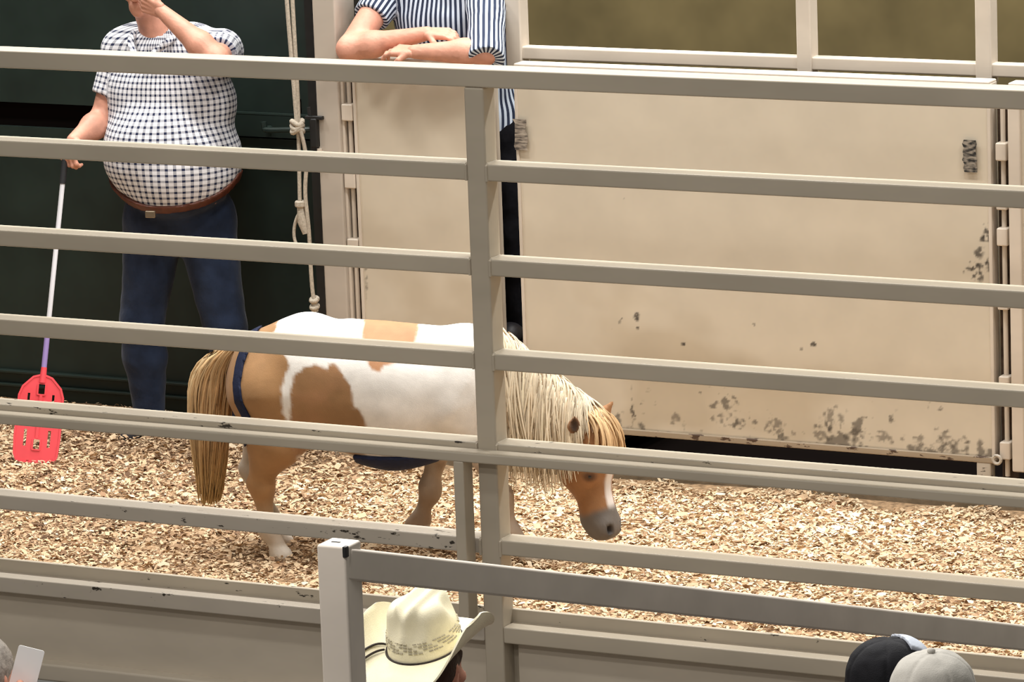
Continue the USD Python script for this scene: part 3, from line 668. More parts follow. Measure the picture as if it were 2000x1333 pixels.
def hair_mesh(paths, r, n=4, rt=0.25):
    """paths (m, k, 3) -> thin tapering locks as one mesh; also returns the lock index of each vertex"""
    m, k, _ = paths.shape
    tg = np.gradient(paths, axis=1); tg /= np.maximum(np.linalg.norm(tg, axis=-1, keepdims=True), 1e-9)
    a = np.cross(tg, np.array([0.9, 0.1, 0.42])); a /= np.maximum(np.linalg.norm(a, axis=-1, keepdims=True), 1e-9)
    b = np.cross(tg, a)
    prof = np.interp(np.linspace(0, 1, k), [0, 0.15, 0.7, 1], [0.7, 1, 0.85, rt])
    rr = np.asarray(r).reshape(-1, 1) * prof[None]
    ang = np.arange(n) / n * 2 * math.pi
    V = paths[:, :, None] + rr[:, :, None, None] * (np.cos(ang)[None, None, :, None] * a[:, :, None] + np.sin(ang)[None, None, :, None] * b[:, :, None])
    i = np.arange(m * k * n).reshape(m, k, n)
    p, q = i[:, :-1], i[:, 1:]
    pn, qn = np.roll(p, -1, 2), np.roll(q, -1, 2)
    F = np.concatenate([np.stack([p, pn, qn], -1).reshape(-1, 3), np.stack([p, qn, q], -1).reshape(-1, 3)])
    return trimesh.Trimesh(V.reshape(-1, 3), F, process=False), np.repeat(np.arange(m), k * n)

def mane():
    crest = spline([(0.80, 0, 0.815), (0.90, -0.002, 0.745), (1.00, -0.005, 0.675), (1.09, -0.01, 0.600), (1.16, -0.015, 0.555)], 60)
    M, K = 1000, 13
    u = rng.beta(1.05, 1.0, M)
    root = np.stack([np.interp(u, np.linspace(0, 1, 60), crest[:, k]) for k in range(3)], -1) + rng.normal(0, 0.004, (M, 3))
    root[:, 1] += rng.uniform(-0.03, 0.012, M)
    root = on_skin(root, 0.002, 4, True)
    lock = np.floor(u * 15)
    lean = (np.sin(lock * 2.3) * 0.012 + rng.normal(0, 0.012, M))
    ln = np.interp(u, [0, 0.35, 0.7, 1], [0.47, 0.45, 0.36, 0.15]) * rng.uniform(0.55, 1.15, M)
    paths = np.zeros((M, K, 3)); paths[:, 0] = root
    cur = root.copy()
    off = rng.uniform(0.006, 0.022, M)
    for k in range(1, K):
        f = k / (K - 1)
        step = ln / (K - 1)
        dirv = np.stack([0.0 + lean * 6 - 0.30 * (1 - f) * (u > 0.2) * 0.6 + 0.05 * f, np.full(M, -0.7 * (1 - f) ** 2), np.full(M, -1.0)], -1)
        dirv /= np.linalg.norm(dirv, axis=-1, keepdims=True)
        cur = cur + dirv * step[:, None]
        cur = on_skin(cur, off, 2)
        paths[:, k] = cur
    m, li = hair_mesh(paths, rng.uniform(0.0025, 0.0048, M), 4)
    tone = np.clip(0.9 + rng.normal(0, 0.10, M) - 0.18 * (np.abs(u * 15 - np.round(u * 15)) < 0.10), 0.45, 1.1)
    base = np.array([0.84, 0.71, 0.52])[None] * tone[:, None]
    dark = (rng.random(M) < 0.06)[:, None]
    base = np.where(dark, base * np.array([0.42, 0.36, 0.30]), base)
    lo = np.linspace(0, 1, K)
    return m, np.clip(base[li], 0, 0.88)
m_, c_ = mane()
obj('mane', m_, M_mane, pony, smooth=True, col=c_, label='long cream mane hanging over the near side of the neck')

def forelock():
    M, K = 170, 9
    root = np.stack([rng.uniform(1.155, 1.20, M), rng.uniform(-0.045, 0.04, M), rng.uniform(0.535, 0.55, M)], -1)
    cur = root.copy(); paths = np.zeros((M, K, 3)); paths[:, 0] = cur
    d0 = np.array(hd3(1.30, 0, 0)) - np.array(hd3(1.17, 0, 0)); d0 /= np.linalg.norm(d0)
    ln = rng.uniform(0.14, 0.25, M); fan = rng.normal(0, 0.35, M)
    for k in range(1, K):
        f = k / (K - 1)
        dv = d0[None] * (1.15 - 1.25 * f) + np.array([-d0[1], d0[0], 0])[None] * (fan * 0.7)[:, None] + np.array([0, 0, -0.25 - 1.1 * f])
        dv /= np.linalg.norm(dv, axis=-1, keepdims=True)
        cur = on_skin(cur + dv * (ln / (K - 1))[:, None], rng.uniform(0.006, 0.018, M), 2)
        paths[:, k] = cur
    m, li = hair_mesh(paths, rng.uniform(0.003, 0.006, M), 4)
    base = np.array([0.66, 0.44, 0.235])[None] * np.clip(0.95 + rng.normal(0, 0.16, M), 0.5, 1.25)[:, None]
    return m, np.clip(base[li], 0, 0.88)
m_, c_ = forelock()
obj('forelock', m_, M_mane, pony, smooth=True, col=c_, label='golden forelock falling over the forehead')

def tail():
    M, K = 620, 14
    a = rng.uniform(0, 2 * math.pi, M); rr = np.sqrt(rng.random(M))
    cx = np.interp(np.linspace(0, 1, K), [0, 0.10, 0.22, 0.4, 0.6, 0.8, 1], [-0.135, -0.20, -0.243, -0.262, -0.268, -0.272, -0.280])
    cz = np.interp(np.linspace(0, 1, K), [0, 0.10, 0.22, 0.4, 0.6, 0.8, 1], [0.795, 0.785, 0.705, 0.58, 0.45, 0.31, 0.185])
    wx = np.interp(np.linspace(0, 1, K), [0, 0.15, 0.3, 0.55, 0.8, 1], [0.024, 0.062, 0.088, 0.078, 0.056, 0.042])
    wy = np.interp(np.linspace(0, 1, K), [0, 0.15, 0.3, 0.55, 0.8, 1], [0.022, 0.045, 0.062, 0.058, 0.048, 0.040])
    end = rng.uniform(0.72, 1.03, M)
    paths = np.zeros((M, K, 3)); ax_ = np.linspace(0, 1, K)
    ph = rng.uniform(0, 6.28, M)
    for k in range(K):
        f = ax_[k] * end
        g = lambda y: np.interp(f, ax_, y)
        paths[:, k, 0] = g(cx) + np.cos(a) * rr * g(wx) + 0.006 * np.sin(f * 7 + ph)
        paths[:, k, 1] = np.sin(a) * rr * g(wy) + 0.006 * np.cos(f * 6 + ph)
        paths[:, k, 2] = g(cz) - np.cos(a) * rr * g(wx) * np.clip(0.8 - f * 4, 0, 1) * -0.3
    m, li = hair_mesh(paths, rng.uniform(0.0035, 0.0065, M), 4)
    mixv = np.clip(0.5 + 0.5 * np.cos(a - 2.6) + rng.normal(0, 0.2, M), 0, 1)[:, None]
    base = np.array([0.72, 0.52, 0.29])[None] * mixv + np.array([0.46, 0.27, 0.12])[None] * (1 - mixv)
    base = base * np.clip(1.0 + rng.normal(0, 0.15, M), 0.5, 1.3)[:, None]
    z = m.vertices[:, 2]
    c = base[li]
    low = np.clip((0.42 - z) / 0.2, 0, 1)[:, None]
    return m, np.clip(c * (1 - low * 0.6) + np.array([0.52, 0.34, 0.12]) * low * 0.6, 0, 0.88)
m_, c_ = tail()
obj('tail', m_, M_mane, pony, smooth=True, col=c_, label='long golden brown tail reaching the hocks')

def path_dist(pts, x, y):
    d = np.full(x.shape, 1e9)
    for (ax, ay), (bx, by) in zip(pts[:-1], pts[1:]):
        h = np.clip(((x - ax) * (bx - ax) + (y - ay) * (by - ay)) / ((bx - ax) ** 2 + (by - ay) ** 2), 0, 1)
        d = np.minimum(d, np.hypot(x - ax - h * (bx - ax), y - ay - h * (by - ay)))
    return d
br = [(-0.060, 0.90), (-0.086, 0.83), (-0.108, 0.76), (-0.114, 0.69), (-0.103, 0.62), (-0.075, 0.56), (-0.10, 0.47), (-0.14, 0.42)]
obj('breeching_strap', nets(lambda P: np.maximum(pony_f(P) - 0.009, path_dist(br, P[..., 0], P[..., 2]) - 0.019), (-0.24, -0.28, 0.38), (0.02, 0.28, 0.95), 0.007), M_navy, pony, smooth=True, label='navy webbing strap round the hindquarters')
bb = [(0.325, 0.335), (0.62, 0.335)]
obj('belly_band', nets(lambda P: np.maximum(sdf(trunk, P, 0.07) - 0.014, np.maximum(np.abs(P[..., 0] - 0.462) - 0.158, P[..., 2] - 0.400)), (0.26, -0.27, 0.28), (0.68, 0.27, 0.46), 0.008), M_navy, pony, smooth=True, label='dark navy band under the belly')

# ------------------------------------------------------------------ people
def V3(*a): return np.array(a, float)
def unit(a): return np.asarray(a, float) / np.linalg.norm(a)
def hand_prims(w, d, n, side, curl=(0.5, 0.7, 0.5), spread=0.0, sc=1.0):
    """w wrist, d towards the knuckles, n palm normal; thumb on the side cross(d, n) * side"""
    d = unit(d); n = unit(np.asarray(n) - d * np.dot(n, d)); t = np.cross(d, n) * side
    out = []
    lens = (0.070, 0.078, 0.072, 0.056)
    for i in range(4):
        o = 0.030 - 0.0205 * i
        kx = w + (d * (0.088 - 0.004 * abs(i - 1)) + t * o) * sc
        out.append(cone(w + (d * 0.008 + t * (0.018 - 0.012 * i)) * sc, kx, 0.018 * sc, 0.0125 * sc))
        p, ang, r = kx, 0.0, 0.0098
        for sgm, (fr, cu) in enumerate(zip((0.45, 0.30, 0.25), curl)):
            ang += cu * (1 + 0.08 * i)
            q = p + (d * math.cos(ang) + n * math.sin(ang) + t * spread * (1.5 - i) * 0.15) * lens[i] * fr * sc
            out.append(cone(p, q, r * sc, (r - 0.0008) * sc)); p = q; r -= 0.0009
    b = w + (d * 0.020 + t * 0.026) * sc
    m = b + unit(d * 0.65 + t * 0.65 + n * 0.40) * 0.040 * sc
    e = m + unit(d * 0.80 + t * 0.05 + n * 0.60) * 0.032 * sc
    out += [cone(b, m, 0.0145 * sc, 0.0115 * sc), cone(m, e, 0.0110 * sc, 0.0088 * sc)]
    return out

def head_prims(c, f=(0, -1, 0), up=(0, 0, 1)):
    f = unit(f); up = unit(np.asarray(up) - f * np.dot(up, f)); r = np.cross(up, f)
    at = lambda x, y, z: c + r * x + f * y + up * z
    P = [cone(at(0, -0.018, 0.030), at(0, 0.022, 0.035), 0.081, 0.074), cone(at(0, 0.010, 0.0), at(0, 0.042, -0.070), 0.070, 0.047),
         cone(at(0, 0.066, -0.088), at(0, 0.070, -0.092), 0.024, 0.022), cone(at(0, 0.092, 0.010), at(0, 0.112, -0.028), 0.009, 0.015),
         cone(at(-0.014, 0.098, -0.032), at(0.014, 0.098, -0.032), 0.009, 0.009), cone(at(-0.030, 0.082, 0.026), at(0.030, 0.082, 0.026), 0.013, 0.013),
         cone(at(-0.018, 0.088, -0.056), at(0.018, 0.088, -0.056), 0.007, 0.007), cone(at(-0.015, 0.086, -0.068), at(0.015, 0.086, -0.068), 0.008, 0.008),
         cone(at(-0.052, 0.058, -0.020), at(0.052, 0.058, -0.020), 0.022, 0.022)]
    for sgn in (-1, 1):
        P.append(cone(at(sgn * 0.077, -0.008, 0.022), at(sgn * 0.079, -0.004, -0.022), 0.014, 0.010))
    eyes = [at(sgn * 0.031, 0.082, 0.006) for sgn in (-1, 1)]
    return P, eyes, at

def person(root, J, build=1.0, belly=0.0, shirt=None, pants=None, shoes=M_boot, hair=None, shirt_hem=0.93, sleeve=0.62, plaid_uv=False, hands=(None, None), face=(0, -1, 0), head_up=(0, 0, 1), waist=None, trim=None, skin=M_skin, fine=0.009, wr=0.006, gut=None, hair_top=9.0, extra=(), vneck=False):
    """one continuous skin from joints J (local frame, facing -y), then clothes as children"""
    g = build
    torso = [cone(J['pelvis'] + V3(-0.07, 0, 0), J['pelvis'] + V3(0.07, 0, 0), 0.135 * g, 0.135 * g), cone(J['pelvis'] + V3(0, 0, 0.05), J['chest'], 0.15 * g, 0.165 * g, (1.18, 1, 1)) if True else None,
             cone(J['chest'] + V3(-0.07, 0, 0.02), J['chest'] + V3(0.07, 0, 0.02), 0.135 * g, 0.135 * g), cone(J['shR'], J['shL'], 0.068 * g, 0.068 * g),
             cone(J['chest'] + V3(-0.08, 0.02, 0.08), J['chest'] + V3(0.08, 0.02, 0.08), 0.10 * g, 0.10 * g)]
    torso += list(extra)
    if belly:
        bc = (J['pelvis'] * 0.55 + J['chest'] * 0.45) + V3(0, -0.075, 0) if gut is None else gut
        torso.append(cone(bc + V3(-0.03, 0, 0.03), bc + V3(0.03, 0, -0.03), belly, belly, (1.08, 1, 1)))
    nk = [cone(J['chest'] + V3(0, 0.01, 0.14), J['head'] + V3(0, 0.015, -0.06), 0.066, 0.058)]
    arms = {}
    for sd in 'LR':
        sh, el, wr_ = J['sh' + sd], J['el' + sd], J['wr' + sd]
        md = el + (wr_ - el) * 0.3
        arms[sd] = [cone(sh, el, 0.060 * g, 0.046 * g), cone(el, md, 0.044 * g, 0.047 * g), cone(md, wr_, 0.047 * g, 0.029)]
    legs_ = {}
    for sd in 'LR':
        h, k, a = J['hip' + sd], J['kn' + sd], J['an' + sd]
        legs_[sd] = [cone(h, k, 0.098 * g, 0.062 * g), cone(k, k + (a - k) * 0.35, 0.060 * g, 0.060 * g), cone(k + (a - k) * 0.35, a, 0.060 * g, 0.040)]
    hp, eyes, at = head_prims(J['head'], face, head_up)
    allb = torso + nk + arms['L'] + arms['R'] + legs_['L'] + legs_['R']
    lo, hi = bounds_of(allb + hp, 0.04); lo[2] = max(lo[2], 0.01)
    body = nets(lambda P: smin(sdf(allb, P, 0.03), sdf(hp, P, 0.014), 0.02), lo, hi, fine)
    parts = [body]
    for sd, hp_ in zip('LR', hands):
        if hp_ is None:
            d0 = J['wr' + sd] - J['el' + sd]
            hp_ = hand_prims(J['wr' + sd], d0, V3(-1 if sd == 'L' else 1, 0, 0.01), 1 if sd == 'L' else -1)
        hl, hh = bounds_of(hp_, 0.02)
        parts.append(nets(lambda P: sdf(hp_, P, 0.006), hl, hh, 0.004))
    try:
        ms = [Manifold(manifold3d.Mesh(np.asarray(p.vertices, np.float32), np.asarray(p.faces, np.uint32))) for p in parts]
        u = ms[0]
        for q in ms[1:]:
            u = u + q
        bm = tri(u)
        if len(bm.faces) < 1000: raise ValueError
    except Exception:
        bm = cat_(parts)
    obj('body', bm, skin, root, smooth=True)
    for e in eyes:
        s = trimesh.creation.icosphere(subdivisions=1, radius=0.0125); s.apply_translation(e)
        obj('eye', s, M_eye, root, smooth=True)
    # clothes
    if waist is None:
        waist = lambda P: P[..., 2] - (J['pelvis'][2] + 0.06)
    wrk = lambda P, s: (meshkit.fbm(P * np.array([7.0, 7.0, 5.0]), 3, s) - 0.5) * wr * 2 + (meshkit.fbm(P * np.array([18.0, 18.0, 14.0]), 2, s + 5) - 0.5) * wr
    if shirt is not None:
        sl = []
        for sd in 'LR':
            sh, el, wr_ = J['sh' + sd], J['el' + sd], J['wr' + sd]
            sv = sleeve if np.isscalar(sleeve) else sleeve['LR'.index(sd)]
            if sv <= 1.2:
                sl.append((cone(sh, sh + (el - sh) * (sv + 0.15), 0.074 * g, 0.070 * g), sh + (el - sh) * sv, unit(el - sh), sh))
            else:
                sl.append((cone(sh, el, 0.078 * g, 0.062 * g), el + (wr_ - el) * 0.9, unit(wr_ - el), sh))
        tg = grow(torso, 0.016)
        def f(P):
            d = sdf(tg, P, 0.05)
            nkd = np.linalg.norm((P - (J['chest'] + V3(0, 0, 0.245))) / np.array([1, 1, 1.0]), axis=-1) - 0.072
            d = np.maximum(d, -nkd)
            vx = P - (J['chest'] + V3(0, -0.16, 0.14)); d = np.maximum(d, -np.maximum(np.maximum(np.abs(vx[..., 0] + 0.02) - np.clip(vx[..., 2], 0, 0.2) * 0.42, vx[..., 1] - 0.06), -vx[..., 2])) if vneck else d
            d = np.maximum(d, -(waist(P) + 0.0)) if shirt_hem is None else np.maximum(d, shirt_hem - P[..., 2])
            for (c, e, dr, sh), sd in zip(sl, 'LR'):
                a = sdf([c], P, 0.01)
                if np.isscalar(sleeve) and sleeve > 1.2:
                    a = smin(a, sdf([cone(J['el' + sd], J['wr' + sd], 0.060 * g, 0.042)], P), 0.03)
                a = np.maximum(a, (P - e) @ dr)
                d = smin(d, a, 0.022)
            return d + wrk(P, 21)
        lo, hi = bounds_of(tg + [s[0] for s in sl] + ([cone(J['el' + sd], J['wr' + sd], 0.06 * g, 0.042) for sd in 'LR'] if np.isscalar(sleeve) and sleeve > 1.2 else []), 0.04)
        sm = nets(f, lo, hi, fine)
        uv = None
        if plaid_uv:
            p = sm.vertices; c = (J['chest'] + J['pelvis']) / 2
            u = np.arctan2(p[:, 0] - c[0], -(p[:, 1] - c[1])) * 0.235
            uv = np.stack([u + 3, p[:, 2] + 0.07 * np.clip(1.25 - p[:, 2], 0, 1) * (np.abs(p[:, 0] - c[0]) / 0.25) * 0], -1)
            for (cn, e, dr, sh), sd in zip(sl, 'LR'):
                a, b = cn[0], cn[1]
                da = sdf([cn], p); dt = sdf(tg, p, 0.05)
                m = (da < dt - 0.004) & (((p - sh) @ dr) > 0.03)
                w1 = unit(np.cross(dr, [0.2, 1, 0.1])); w2 = np.cross(dr, w1)
                q = p - a
                uv[m] = np.stack([np.arctan2(q @ w1, q @ w2)[m] * 0.075 + 5, (q @ dr)[m] + 7], -1)
        obj('shirt', sm, shirt, root, smooth=True, uv=uv)
    if pants is not None:
        lg = grow([torso[0]] + ([torso[-1]] if belly else []), 0.014) + grow(legs_['L'] + legs_['R'], 0.020)
        def f2(P):
            d = sdf(lg[:1], P)
            for sd in 'LR':
                d = smin(d, sdf([(a, b, ra + 0.022, rb + 0.024, sc) for a, b, ra, rb, sc in legs_[sd]], P, 0.03), 0.035)
            d = smin(d, sdf(grow([torso[1]] + ([torso[-1]] if belly else []), 0.006), P, 0.03), 0.02)
            d = np.maximum(d, waist(P))
            return np.maximum(d + wrk(P * np.array([1, 1, 0.8]), 55) * 1.5, 0.045 - P[..., 2])
        lo, hi = bounds_of(lg, 0.04); lo[2] = max(0.03, lo[2]); hi[2] = min(hi[2], J['pelvis'][2] + 0.35)
        obj('trousers', nets(f2, lo, hi, fine), pants, root, smooth=True)
    if shoes is not None:
        for sd in 'LR':
            a = J['an' + sd]
            fx = V3(0.05 if sd == 'L' else -0.05, -0.17, 0)
            sp = [cone(V3(a[0], a[1] + 0.03, 0.045), V3(a[0], a[1], 0.055) + fx * 0.5, 0.046, 0.045), cone(V3(a[0], a[1], 0.045) + fx * 0.5, V3(a[0], a[1], 0.033) + fx, 0.045, 0.032), cone(V3(a[0], a[1] + 0.01, 0.05), V3(a[0], a[1] + 0.01, 0.12), 0.048, 0.047)]
            lo, hi = bounds_of(sp, 0.02)
            obj('shoe', nets(lambda P: np.maximum(sdf(sp, P, 0.02), 0.0 - P[..., 2]), lo, hi, 0.007), shoes, root, smooth=True)
    if hair is not None:
        hs = [cone(at(0, -0.020, 0.034), at(0, 0.016, 0.045), 0.089, 0.081)]
        lo, hi = bounds_of(hs, 0.03)
        def f3(P):
            q = P - J['head']; fz = q @ unit(face)
            d = sdf(hs, P) + (meshkit.fbm(P * 60, 2, 4) - 0.5) * 0.006
            u_ = q @ unit(head_up)
            return np.maximum(np.maximum(np.maximum(d, fz * 0.75 - u_ * 0.65 - 0.005), -u_ - 0.075), u_ - hair_top)
        obj('hair', nets(f3, lo, hi, 0.007), hair, root, smooth=True)
    return at

# man with the sorting paddle
m1 = thing('person', 'heavy-set person in navy and white checked shirt and jeans by the green door', 'person', (-2.81, 2.40, -0.045), 10.0)
J1 = dict(pelvis=V3(0, 0.0, 0.98), chest=V3(-0.035, 0.0, 1.50), head=V3(-0.085, -0.07, 1.955), shL=V3(0.225, 0.0, 1.685), shR=V3(-0.215, 0.0, 1.685),
          elL=V3(0.305, -0.27, 1.69), wrL=V3(0.06, -0.24, 1.885), elR=V3(-0.295, -0.08, 1.395), wrR=V3(-0.345, -0.285, 1.345),
          hipL=V3(0.115, 0, 0.95), knL=V3(0.19, -0.03, 0.52), anL=V3(0.25, 0.02, 0.09), hipR=V3(-0.115, 0, 0.95), knR=V3(-0.185, -0.02, 0.52), anR=V3(-0.19, 0.02, 0.09))
hR = hand_prims(J1['wrR'], V3(-0.02, -0.62, -0.72), V3(0.30, 0.70, -0.62), 1, (0.75, 0.95, 0.7))
hL = hand_prims(J1['wrL'], V3(-0.9, 0.1, 0.35), V3(0, 0.9, 0.3), -1, (0.5, 0.6, 0.4))
w1 = lambda P: P[..., 2] - (1.165 - 0.11 * np.clip((-P[..., 1] - 0.05) / 0.25, 0, 1.1) )
person(m1, J1, 1.12, 0.222, M_plaid, M_denim, hair=M_greyhair, shirt_hem=None, sleeve=0.66, plaid_uv=True, hands=(hL, hR), waist=w1, vneck=True, gut=V3(0.005, -0.085, 1.235), extra=[cone((-0.09, 0.0, 1.44), (0.09, 0.0, 1.46), 0.165, 0.165), cone((-0.15, 0.02, 1.70), (0.08, 0.02, 1.70), 0.085, 0.085), cone((-0.10, -0.01, 1.25), (0.10, -0.01, 1.25), 0.165, 0.165)])
tg1 = [cone(V3(-0.03, -0.085, 1.265), V3(0.03, -0.085, 1.205), 0.240, 0.240, (1.08, 1, 1)), cone((-0.10, -0.01, 1.25), (0.10, -0.01, 1.25), 0.183, 0.183), cone(J1['pelvis'] + V3(0, 0, 0.05), J1['chest'], 0.186, 0.20, (1.18, 1, 1)), cone(J1['pelvis'] + V3(-0.07, 0, 0), J1['pelvis'] + V3(0.07, 0, 0), 0.170, 0.170)]
bl = nets(lambda P: np.maximum(sdf(tg1, P, 0.05) - 0.010, np.abs(w1(P) + 0.012) - 0.021), (-0.36, -0.42, 0.95), (0.36, 0.30, 1.25), 0.008)
belt = obj('belt', bl, M_leather, m1, smooth=True, label='brown leather belt under the belly')
b = box(-0.022, 0.022, -0.337, -0.322, 1.030, 1.060, 0.004)
obj('buckle', b, M_buckle, belt)
# collar and placket
cl = tube(spline([(-0.075, -0.195, 1.665), (-0.120, -0.145, 1.73), (-0.135, -0.05, 1.765), (-0.09, 0.03, 1.785), (-0.01, 0.03, 1.785), (0.045, -0.05, 1.765), (0.030, -0.145, 1.73), (-0.040, -0.195, 1.665)], 60), 0.015, 8)
obj('collar', cl, M_plaid, m1, smooth=True, uv=np.stack([cl.vertices[:, 0] + cl.vertices[:, 1] + 3, cl.vertices[:, 2]], -1))

# sorting paddle
pb = np.array([-3.130, 1.671, 0.005]); ptop = np.array([-3.112, 2.030, 1.31])
ax = unit(ptop - pb); wd = unit(np.cross(ax, np.array([-0.45, 0.87, -0.2]))); nn = np.cross(wd, ax)
if wd @ RT < 0: wd = -wd; nn = -nn
pad = thing('sorting_paddle', 'red plastic sorting paddle on a white shaft, its blade resting on the shavings', 'paddle', pb)
Lp = float(np.linalg.norm(ptop - pb))
Mx = np.eye(4); Mx[:3, 0], Mx[:3, 1], Mx[:3, 2] = wd, np.cross(ax, wd), ax
def padm(m):
    m = m.copy(); m.apply_transform(Mx); return m
W, H = 0.092, 0.362
outl = Polygon([(-W * 0.86, 0.006), (-W * 0.97, 0.03), (-W * 1.02, 0.10), (-W, 0.275), (-W * 0.86, 0.312), (-W * 0.42, H - 0.008), (-0.014, H), (0.014, H), (W * 0.42, H - 0.008), (W * 0.86, 0.312), (W, 0.275), (W * 1.02, 0.10), (W * 0.97, 0.03), (W * 0.86, 0.006), (W * 0.6, 0), (-W * 0.6, 0)]).buffer(0.004)
from shapely.geometry import box as sbox
holes = [sbox(-0.056, 0.065, -0.044, 0.135), sbox(0.044, 0.065, 0.056, 0.135), sbox(-0.056, 0.235, -0.046, 0.285), sbox(0.046, 0.235, 0.056, 0.285), sbox(-0.013, 0.055, 0.013, 0.095), sbox(-0.013, 0.285, 0.013, 0.325), sbox(-0.056, 0.165, -0.046, 0.20), sbox(0.046, 0.165, 0.056, 0.20)]
pl_ = outl
for h in holes[:]:
    pl_ = pl_.difference(h)
def exz(poly, y0, t):
    m = trimesh.creation.extrude_polygon(poly, t, engine='earcut')
    m.apply_transform(np.array([[1, 0, 0, 0], [0, 0, -1, y0 + t], [0, 1, 0, 0], [0, 0, 0, 1.0]]))
    return m
blade = [exz(pl_, -0.003, 0.006), exz(outl.difference(outl.buffer(-0.008)), -0.006, 0.012)]
for h in holes[4:6]:
    blade.append(exz(h.buffer(0.006).difference(h), -0.007, 0.014))
blade.append(exz(sbox(-0.006, 0.10, 0.006, 0.28), -0.008, 0.016))
obj('blade', padm(cat_(blade)), M_red, pad)
obj('socket', padm(tube([(0, 0, H - 0.03), (0, 0, H + 0.035)], [0.015, 0.012], 12)), M_red, pad, smooth=40)
obj('shaft', padm(tube([(0, 0, H + 0.02), (0, 0, 1.18)], 0.0105, 12)), M_shaft, pad, smooth=40)
obj('sleeve', padm(tube([(0, 0, H + 0.03), (0, 0, H + 0.20)], 0.0115, 12)), M_purple, pad, smooth=40, label='purple sleeve on the lower shaft')
obj('grip', padm(tube([(0, 0, 1.165), (0, 0, Lp)], 0.0135, 12)), M_grip, pad, smooth=40, label='black rubber grip')

# man leaning on the narrow gate
o2 = V3(-1.55, 2.56, 0.43)
m2 = thing('person', 'person in striped shirt leaning with crossed bare forearms on top of the narrow gate', 'person', o2)
q = lambda x, y, z: V3(x, y, z) - o2
J2 = dict(pelvis=V3(0.06, 0.06, 0.93), chest=V3(0.0, -0.02, 1.36), head=V3(-0.03, -0.17, 1.76), shL=q(-1.345, 2.47, 1.93), shR=q(-1.78, 2.47, 1.93),
          elL=q(-1.225, 2.21, 1.712), wrL=q(-1.52, 2.150, 1.712), elR=q(-1.835, 2.185, 1.708), wrR=q(-1.50, 2.235, 1.775),
          hipL=V3(0.16, 0.06, 0.90), knL=V3(0.18, 0.05, 0.48), anL=V3(0.18, 0.08, 0.09), hipR=V3(-0.06, 0.06, 0.90), knR=V3(-0.08, 0.04, 0.48), anR=V3(-0.09, 0.08, 0.09))
h2L = hand_prims(J2['wrL'], V3(-1, 0.0, 0.03), V3(0.0, 0.3, -1), 1, (0.3, 0.5, 0.4))
h2R = hand_prims(J2['wrR'], V3(0.95, 0.05, 0.0), V3(0, 0.3, -1), -1, (0.3, 0.5, 0.4))
person(m2, J2, 1.08, 0.0, M_stripe, M_blackcloth, hair=M_hair, shirt_hem=0.84, sleeve=(1.12, 0.5), plaid_uv=True, hands=(h2L, h2R), wr=0.009)

# ------------------------------------------------------------------ stair rail in front of the seats
sr = thing('stair_rail', 'thick taupe square-tube stair rail descending in front of the straw hat', 'handrail')
RA = V3(2.537, -5.76, 1.932); RB = V3(2.948, -2.831, 1.036)
rd = RB - RA; RE = RA + rd * 1.30
def bar_along(a, b, w, h, r=0.005):
    L_ = float(np.linalg.norm(b - a)); x = unit(b - a); y = unit(np.cross(V3(0, 0, 1), x)); z = np.cross(x, y)
    m = box(0, L_, 0, w, -h, 0, r); M4 = np.eye(4); M4[:3, 0], M4[:3, 1], M4[:3, 2], M4[:3, 3] = x, y, z, a
    m.apply_transform(M4); return m
obj('rail', bar_along(RA + rd * 0.008, RE, 0.068, 0.068, 0.006), M_rail, sr)
obj('post', box(RA[0] - 0.070, RA[0] + 0.001, RA[1], RA[1] + 0.070, 0.45, RA[2] + 0.001, 0.006), M_rail, sr)
obj('post', box(RE[0] - 0.075, RE[0] - 0.005, RE[1] - 0.07, RE[1], -0.35, RE[2] - 0.01, 0.006), M_rail, sr)
obj('rust_spot', box(RA[0] - 0.006, RA[0] + 0.003, RA[1] - 0.002, RA[1] + 0.012, RA[2] - 0.022, RA[2] + 0.002, 0.002), M_dark, sr, label='dark rust spot at the top corner of the post')
obj('rust_spot', box(RA[0] - 0.05, RA[0] - 0.03, RA[1] + 0.03, RA[1] + 0.036, RA[2] - 0.002, RA[2] + 0.002), M_dark, sr, label='dark scratch on top of the post')

# ------------------------------------------------------------------ spectators
def standing(hz):
    k = hz / 1.62
    B = lambda x, y, z: V3(x, y, z * k)
    return dict(pelvis=B(0, 0.01, 0.92), chest=B(0, 0, 1.27), head=B(0, -0.04, 1.62), shL=B(0.19, 0, 1.39), shR=B(-0.19, 0, 1.39), elL=B(0.25, 0.03, 1.10), elR=B(-0.25, 0.03, 1.10),
                wrL=B(0.26, -0.08, 0.85), wrR=B(-0.26, -0.08, 0.85), hipL=B(0.10, 0.01, 0.89), hipR=B(-0.10, 0.01, 0.89), knL=B(0.12, -0.02, 0.49), knR=B(-0.12, -0.02, 0.49), anL=B(0.13, 0.03, 0.09), anR=B(-0.13, 0.03, 0.09))

FLOOR = -0.35
# --- straw hat wearer
hc = V3(2.124, -4.668, 1.385)                                  # centre of the hat's head opening
p3 = thing('person', 'person wearing a cream straw cowboy hat, seen from behind below the stair rail', 'person', (hc[0], hc[1] - 0.03, FLOOR), 180.0)
J3 = standing(hc[2] - FLOOR - 0.065)
person(p3, J3, 1.05, 0.0, M_maroon, M_denim, hair=M_hair, shirt_hem=0.85, sleeve=2.0, fine=0.012, hair_top=0.055)
ho = V3(0, J3['head'][1] + 0.005, hc[2] - FLOOR)              # hat origin in the wearer's frame (front is -y)
TB = math.radians(-12)
def hatv(P):
    P = np.asarray(P, float); c, s = math.cos(TB), math.sin(TB)
    y, z = P[..., 1] * c - P[..., 2] * s, P[..., 1] * s + P[..., 2] * c
    return np.stack([P[..., 0], y, z], -1) + ho
def hatm(m):
    m = m.copy(); m.vertices = hatv(m.vertices); return m
